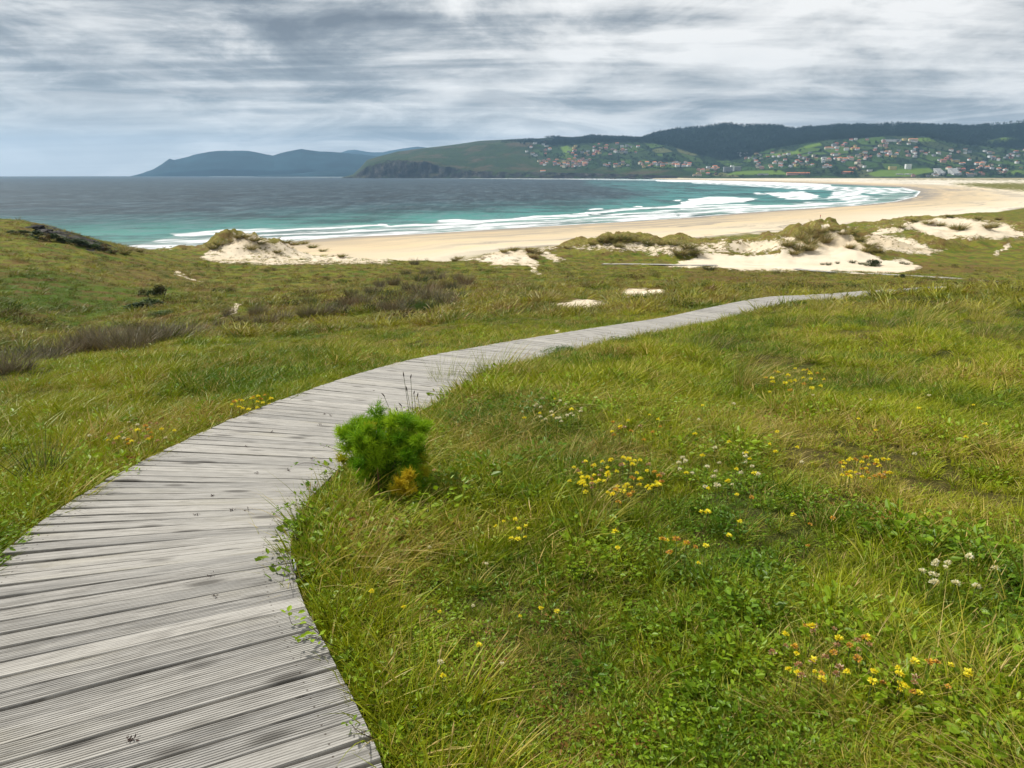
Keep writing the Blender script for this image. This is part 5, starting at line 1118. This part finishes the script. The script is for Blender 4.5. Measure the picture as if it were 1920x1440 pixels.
CL=[('in the upper left hamlet',[(985,268),(1035,268),(1035,292),(1000,296),(975,290)],11,.4),
 ('in the cliff top hamlet',[(1008,300),(1050,300),(1055,313),(1010,312)],11,.75),
 ('in the dense cliff top village',[(1052,303),(1085,299),(1105,300),(1100,311),(1060,316)],30,.75),
 ('in the village below the ridge',[(1060,278),(1110,272),(1150,270),(1195,276),(1200,290),(1140,292),(1070,294)],36,.4),
 ('on the lower central slope',[(1125,303),(1175,301),(1178,313),(1130,315)],10,.5),
 ('in the row left of hotel',[(1190,307),(1300,304),(1300,315),(1200,317)],22,.75),
 ('in the cluster beside the hotel',[(1302,318),(1345,314),(1345,328),(1302,328)],12,.7),
 ('on the slope right of hotel',[(1370,290),(1440,287),(1500,292),(1500,314),(1420,318),(1372,312)],34,.45),
 ('in the lower town',[(1500,288),(1620,292),(1620,318),(1500,314)],36,.5),
 ('in the upper town',[(1540,272),(1600,262),(1700,264),(1740,280),(1730,296),(1640,304),(1560,286)],50,.45),
 ('in the right part of town',[(1745,284),(1850,280),(1920,284),(1935,300),(1920,312),(1790,312),(1740,300)],38,.45),
 ('in the bottom right rows',[(1760,316),(1925,312),(1940,328),(1800,333),(1705,333)],26,.6)]
ng_=np.random.default_rng(77); REC=[]
for where,poly,n,redp in CL:
    xs=[p[0] for p in poly]; ys=[p[1] for p in poly]; got=[]; tries=0
    while len(got)<n and tries<6000:
        tries+=1; px=ng_.uniform(min(xs),max(xs)); row=ng_.uniform(min(ys),max(ys))
        if not bool(inpoly(np.array([px]),np.array([row]),poly)[0]): continue
        if any((px-a)**2/36+(row-b)**2/7<1 for a,b in got): continue
        if 1630<px<1745 and 316<row<331: continue
        if 1345<px<1410 and 300<row<328: continue
        got.append((px,row)); wc=ng_.choice(['white','white','white','cream','grey','pink','yellow'],p=None); rc=ng_.choice(['orange','red','brown']) if ng_.random()<redp else ng_.choice(['dark grey','dark grey','brown','red']); REC.append((px,row,int(ng_.integers(0,6)),str(wc),str(rc),where))
grp={}
for r_ in REC: grp.setdefault((r_[3],r_[4],r_[5]),[]).append(r_)
for (wc,rc,where),L in grp.items():
    L.sort()
    for i,(px,row,kd,_,_,_) in enumerate(L):
        base='%s house with %s roof'%(wc,rc)
        lab=base+(' ' if len(L)==1 else ', %s '%('leftmost' if i==0 else 'rightmost' if i==len(L)-1 else words(i)+' from left'))+where
        house(px,row,kd,wc,rc,lab,'houses '+where,ng_.uniform(.95,1.3),rz=ng_.normal(0,.5))
# landmark buildings
def building(px,row,parts,label,rz=0,cat='building',name='building'):
    x,y,z=hits(px,row); r_=link(name,None,label=label,cat=cat,loc=(x,y,z),rz=rz)
    for n_,b,m in parts: link(n_,b.build(n_,m),r_)
    return r_
def windows(b,x0,x1,y,z0,nx,nz,dz=3.2,ww=1.8,wh=1.5):
    for i in range(nx):
        for k in range(nz):
            x=x0+(i+.5)*(x1-x0)/nx; z=z0+k*dz+1; b.box(x-ww/2,x+ww/2,y-.15,y+.2,z,z+wh)
def hotel():
    w=MB(); w.box(-45,-3,-7,7,-4,19); w.box(6,38,-6,8,-4,22); s=MB(); s.box(-12,2,-8,6,19.1,27); s.box(-3,6,-5,7.5,-4,21.2); q=MB(); windows(q,-45,-3,-7,0,11,5,3.6,2.2,1.7); windows(q,6,38,-6,0,9,6,3.5,2.2,1.7)
    rf=MB(); rf.box(-45.6,-12.1,-7.6,7.6,19.05,19.8); rf.box(6.1,38.6,-6.6,8.6,22.05,22.8)
    building(1373,321,[('wall',w,WALLS['grey']),('stair_tower',s,WALLS['white']),('window',q,M_WIN),('roof',rf,WALLS['white'])],'large pale grey beach hotel of two blocks with a stair tower')
hotel()
def rowhouse(x0,x1,n,label,px,row,wc,rc,h=6,rz=0):
    w=MB();r=MB();q=MB(); W_=(x1-x0)/n
    for i in range(n):
        a=x0+i*W_; hh=h+(i%2)*.7; w.box(a,a+W_-.02,-6,6,-4,hh); V=[(a-.2,-6.8,hh),(a+W_+.15,-6.8,hh),(a+W_+.15,6.8,hh),(a-.2,6.8,hh),(a-.2,0,hh+2.8),(a+W_+.15,0,hh+2.8)]; r.add(V,[(0,1,5,4),(2,3,4,5)],[(1,2,5),(3,0,4)]); windows(q,a,a+W_,-6,0,2,int(h/3),3,1.4,1.4)
    building(px,row,[('wall',w,WALLS[wc]),('roof',r,ROOFS[rc]),('window',q,M_WIN)],label,rz)
rowhouse(-62,42,10,'long terrace of row houses with orange roofs right above the beach',1500,327,'pink','orange',6)
rowhouse(-26,26,5,'short orange roofed terrace right of the long row houses',1588,325,'pink','orange',6,.15)
rowhouse(-50,50,9,'long pale row of houses on top of the town below the forest',1662,266,'white','dark grey',8)
rowhouse(-24,24,4,'tall cream block with orange roof ending the hilltop row',1702,266,'cream','orange',12)
rowhouse(-14,14,2,'lone orange roofed white barn on the grass above the cliffs',1018,322,'white','orange',4)
rowhouse(-20,20,3,'pale house with light brown roof at the left end of the beach',1307,330,'cream','brown',6)
rowhouse(-22,22,3,'cream terrace with orange roofs high left in the town',1548,280,'cream','orange',8)
rowhouse(-13,13,2,'red apartment building in the right of the town',1764,305,'pink','red',13)
rowhouse(-17,17,3,'yellow cream building beside the red one',1787,304,'yellow','dark grey',9)
rowhouse(-13,13,2,'orange brown roofed bungalow row at the right lower town',1800,308,'white','orange',6)
rowhouse(-28,20,4,'flat white beach pavilion right of the hotel meadow',1432,328,'white','dark grey',3)
def block(px,row,w,d,h,wc,label,nx,nz,steps=0):
    wb=MB();q=MB();p=MB()
    if steps:
        for k in range(steps):
            y0=-d/2+k*d/steps; wb.box(-w/2-k*1.5,w/2-k*1.5,y0,d/2,k*h/steps-(4 if k==0 else -.01),(k+1)*h/steps); windows(q,-w/2-k*1.5,w/2-k*1.5,y0,k*h/steps-.6,nx,1,3,2.8,1.6); p.box(-w/2-k*1.5-.2,w/2-k*1.5+.2,y0-.6,y0+.2,(k+1)*h/steps-.3,(k+1)*h/steps+.5)
    else: wb.box(-w/2,w/2,-d/2,d/2,-4,h); windows(q,-w/2,w/2,-d/2,0,nx,nz); p.box(-w/2-.3,w/2+.3,-d/2-.3,d/2+.3,h+.02,h+.7)
    building(px,row,[('wall',wb,WALLS[wc]),('window',q,M_WIN),('roof',p,WALLS['white' if wc!='yellow' else 'cream'])],label)
block(1700,317,26,14,21,'white','tall white apartment block at the top edge of the green field',4,6)
block(1671,318,32,14,13,'yellow','ochre yellow flat block left of the tall white one',6,3)
block(1762,327,30,40,26,'white','left one of two stepped white apartment terraces',5,6,6)
block(1790,327,36,44,26,'white','right one of two stepped white apartment terraces',6,6,6)
block(1629,321,20,12,6,'white','low white block left of the ochre block',4,1)
# caravans on the campsite
cb=MB(); cb.box(-3,3,-1.3,1.3,.5,3); cw=MB(); cw.box(-2.2,-.4,-1.36,-1.28,1.5,2.3); cw.box(.6,2.2,-1.36,-1.28,1.5,2.3); wl=MB(); wl.tube([(0,-1.3,.4),(0,-1.0,.4)],.4,10)
cbm,cwm,wlm=cb.build('body',WALLS['white']),cw.build('window',M_WIN),wl.build('wheel',M_WIN)
for i in range(14):
    px=1681+i*1.9+(i//7)*3; x,y,z=hits(px,327.8-(i%2)*.6); r_=link('caravan',None,label='white caravan, %s from left in the row on the campsite field'%words(i),cat='caravan',group='white caravans in a row on the field',loc=(x,y,z),rz=rng.normal(0,.3),scale=1.3)
    link('body',cbm,r_); link('window',cwm,r_); link('wheel',wlm,r_)
# garden and field trees
TC=[crown(50+i,150,.62,1.,False,m=M_TREE2,z0=.1) for i in range(4)]
TP=[('near the upper left hamlet',[(975,270),(1040,270),(1090,285),(1040,300),(985,298)],22),('around the dense red roofed village',[(1040,288),(1120,292),(1150,318),(1060,318),(1040,300)],24),('between the high village houses',[(1080,276),(1220,280),(1230,298),(1100,296)],26),
 ('on the fields left of the beach hotel',[(1200,288),(1350,296),(1365,312),(1240,312)],44),('on the slope above the beach hotel',[(1360,286),(1500,284),(1500,320),(1400,320)],36),('around the long row houses',[(1500,284),(1620,286),(1620,330),(1440,330)],44),
 ('between the upper town houses',[(1540,268),(1720,262),(1750,300),(1620,312)],54),('in the right part of the town',[(1740,276),(1925,280),(1935,314),(1740,312)],58),('at the lower right of the town',[(1700,318),(1935,312),(1935,333),(1720,333)],38)]
tot=0
for where,poly,n in TP:
    L=[]; xs=[p[0] for p in poly]; ys=[p[1] for p in poly]
    while len(L)<n*.8:
        px=ng_.uniform(min(xs),max(xs)); row=ng_.uniform(min(ys),max(ys))
        if bool(inpoly(np.array([px]),np.array([row]),poly)[0]) and not (1630<px<1740 and 316<row<330) and not (1342<px<1412 and row>300): L.append((px,row))
    for i,(px,row) in enumerate(sorted(L)):
        x,y,z=hits(px,row); h=ng_.uniform(9,19); r_=link('tree',None,label='small dark tree, %s %s'%('leftmost' if i==0 else 'rightmost' if i==len(L)-1 else words(i)+' from left',where),cat='tree',group='dark trees '+where,loc=(x,y,z),rz=ng_.uniform(0,6),scale=(h*.95,h*.95,h))
        link('crown',TC[i%4],r_); link('trunk',TRK,r_); tot+=1

# ------------------------------------------------------------------ walker on the beach
def walker():
    px,row=1537,417; x,y,z=ground_hit(px,row); D=float(Dz(row,.9)); x,y=float(xpx(px,row,D)),D; z=float(G(np.array([x]),np.array([y]))[0])
    import bmesh
    P=[(0,0,.95),(0,0,1.2),(0,0,1.45),(0,0,1.58),(0,0,1.70),(.10,.0,.92),(.11,.08,.5),(.12,.0,.06),(.12,-.12,.03),(-.10,0,.92),(-.11,-.10,.5),(-.12,.10,.07),(-.12,0,.03),(.20,0,1.42),(.26,.05,1.15),(.24,-.06,.9),(-.20,0,1.42),(-.26,-.05,1.15),(-.24,.06,.9)]
    E=[(0,1),(1,2),(2,3),(3,4),(0,5),(5,6),(6,7),(7,8),(0,9),(9,10),(10,11),(11,12),(2,13),(13,14),(14,15),(2,16),(16,17),(17,18)]
    Rr=[.15,.14,.16,.06,.11,.10,.07,.045,.05,.10,.07,.045,.05,.06,.05,.04,.06,.05,.04]
    me=bpy.data.meshes.new('person'); me.from_pydata(P,E,[]); m,t=mat('walker_clothes'); zc=t.n('ShaderNodeSeparateXYZ',{0:t.n('ShaderNodeTexCoord').outputs['Object']}).outputs[2]
    finish(t,t.ramp(t.mr(zc,0,2),[(0,(.03,.03,.05)),(.46,(.45,.03,.03)),(.76,(.42,.25,.18)),(.86,(.05,.03,.02))],'CONSTANT'),.8); me.materials.append(m)
    o=link('person',me,label='tiny walker in a red top alone on the wide beach',cat='person',loc=(x,y,z),scale=1.05,rz=.8); sk=o.modifiers.new('skin','SKIN')
    for v,r in zip(me.skin_vertices[0].data,Rr): v.radius=(r,r)
    me.skin_vertices[0].data[0].use_root=True; sb=o.modifiers.new('sub','SUBSURF'); sb.levels=1; sb.render_levels=1
walker()
# fence stakes on the crest at the right edge
fb=MB(); fb.tube([(0,0,-.2),(0,0,.55)],.035,6); fm_=fb.build('fence_stake',M_TWIG)
for i,(px,row) in enumerate([(1903,548),(1909,546),(1915,549),(1897,546)]):
    x,y,z=ground_hit(px,row+3); link('fence_stake',fm_,label='short dark wooden stake, %s from left on the grass crest at the right edge'%words([1,2,3,0][i]),cat='stake',group='dark stakes on the right crest',loc=(x,y,z),rz=i,scale=.4)

# ------------------------------------------------------------------ the air between here and the far hills
def haze():
    b=MB(); b.box(-13500,13500,-1500,13200,-9,620); m=bpy.data.materials.new('haze'); m.use_nodes=True; t=NT(m.node_tree)
    v=t.n('ShaderNodeVolumePrincipled',{'Color':(.42,.69,1.,1),'Density':5.8e-5,'Anisotropy':.2}); o=t.n('ShaderNodeOutputMaterial'); t.nt.links.new(v.outputs[0],o.inputs['Volume'])
    link('haze',b.build('haze',m),label='thin bluish sea haze filling the bay',cat='haze',kind='stuff')
haze()
S.cycles.volume_bounces=0
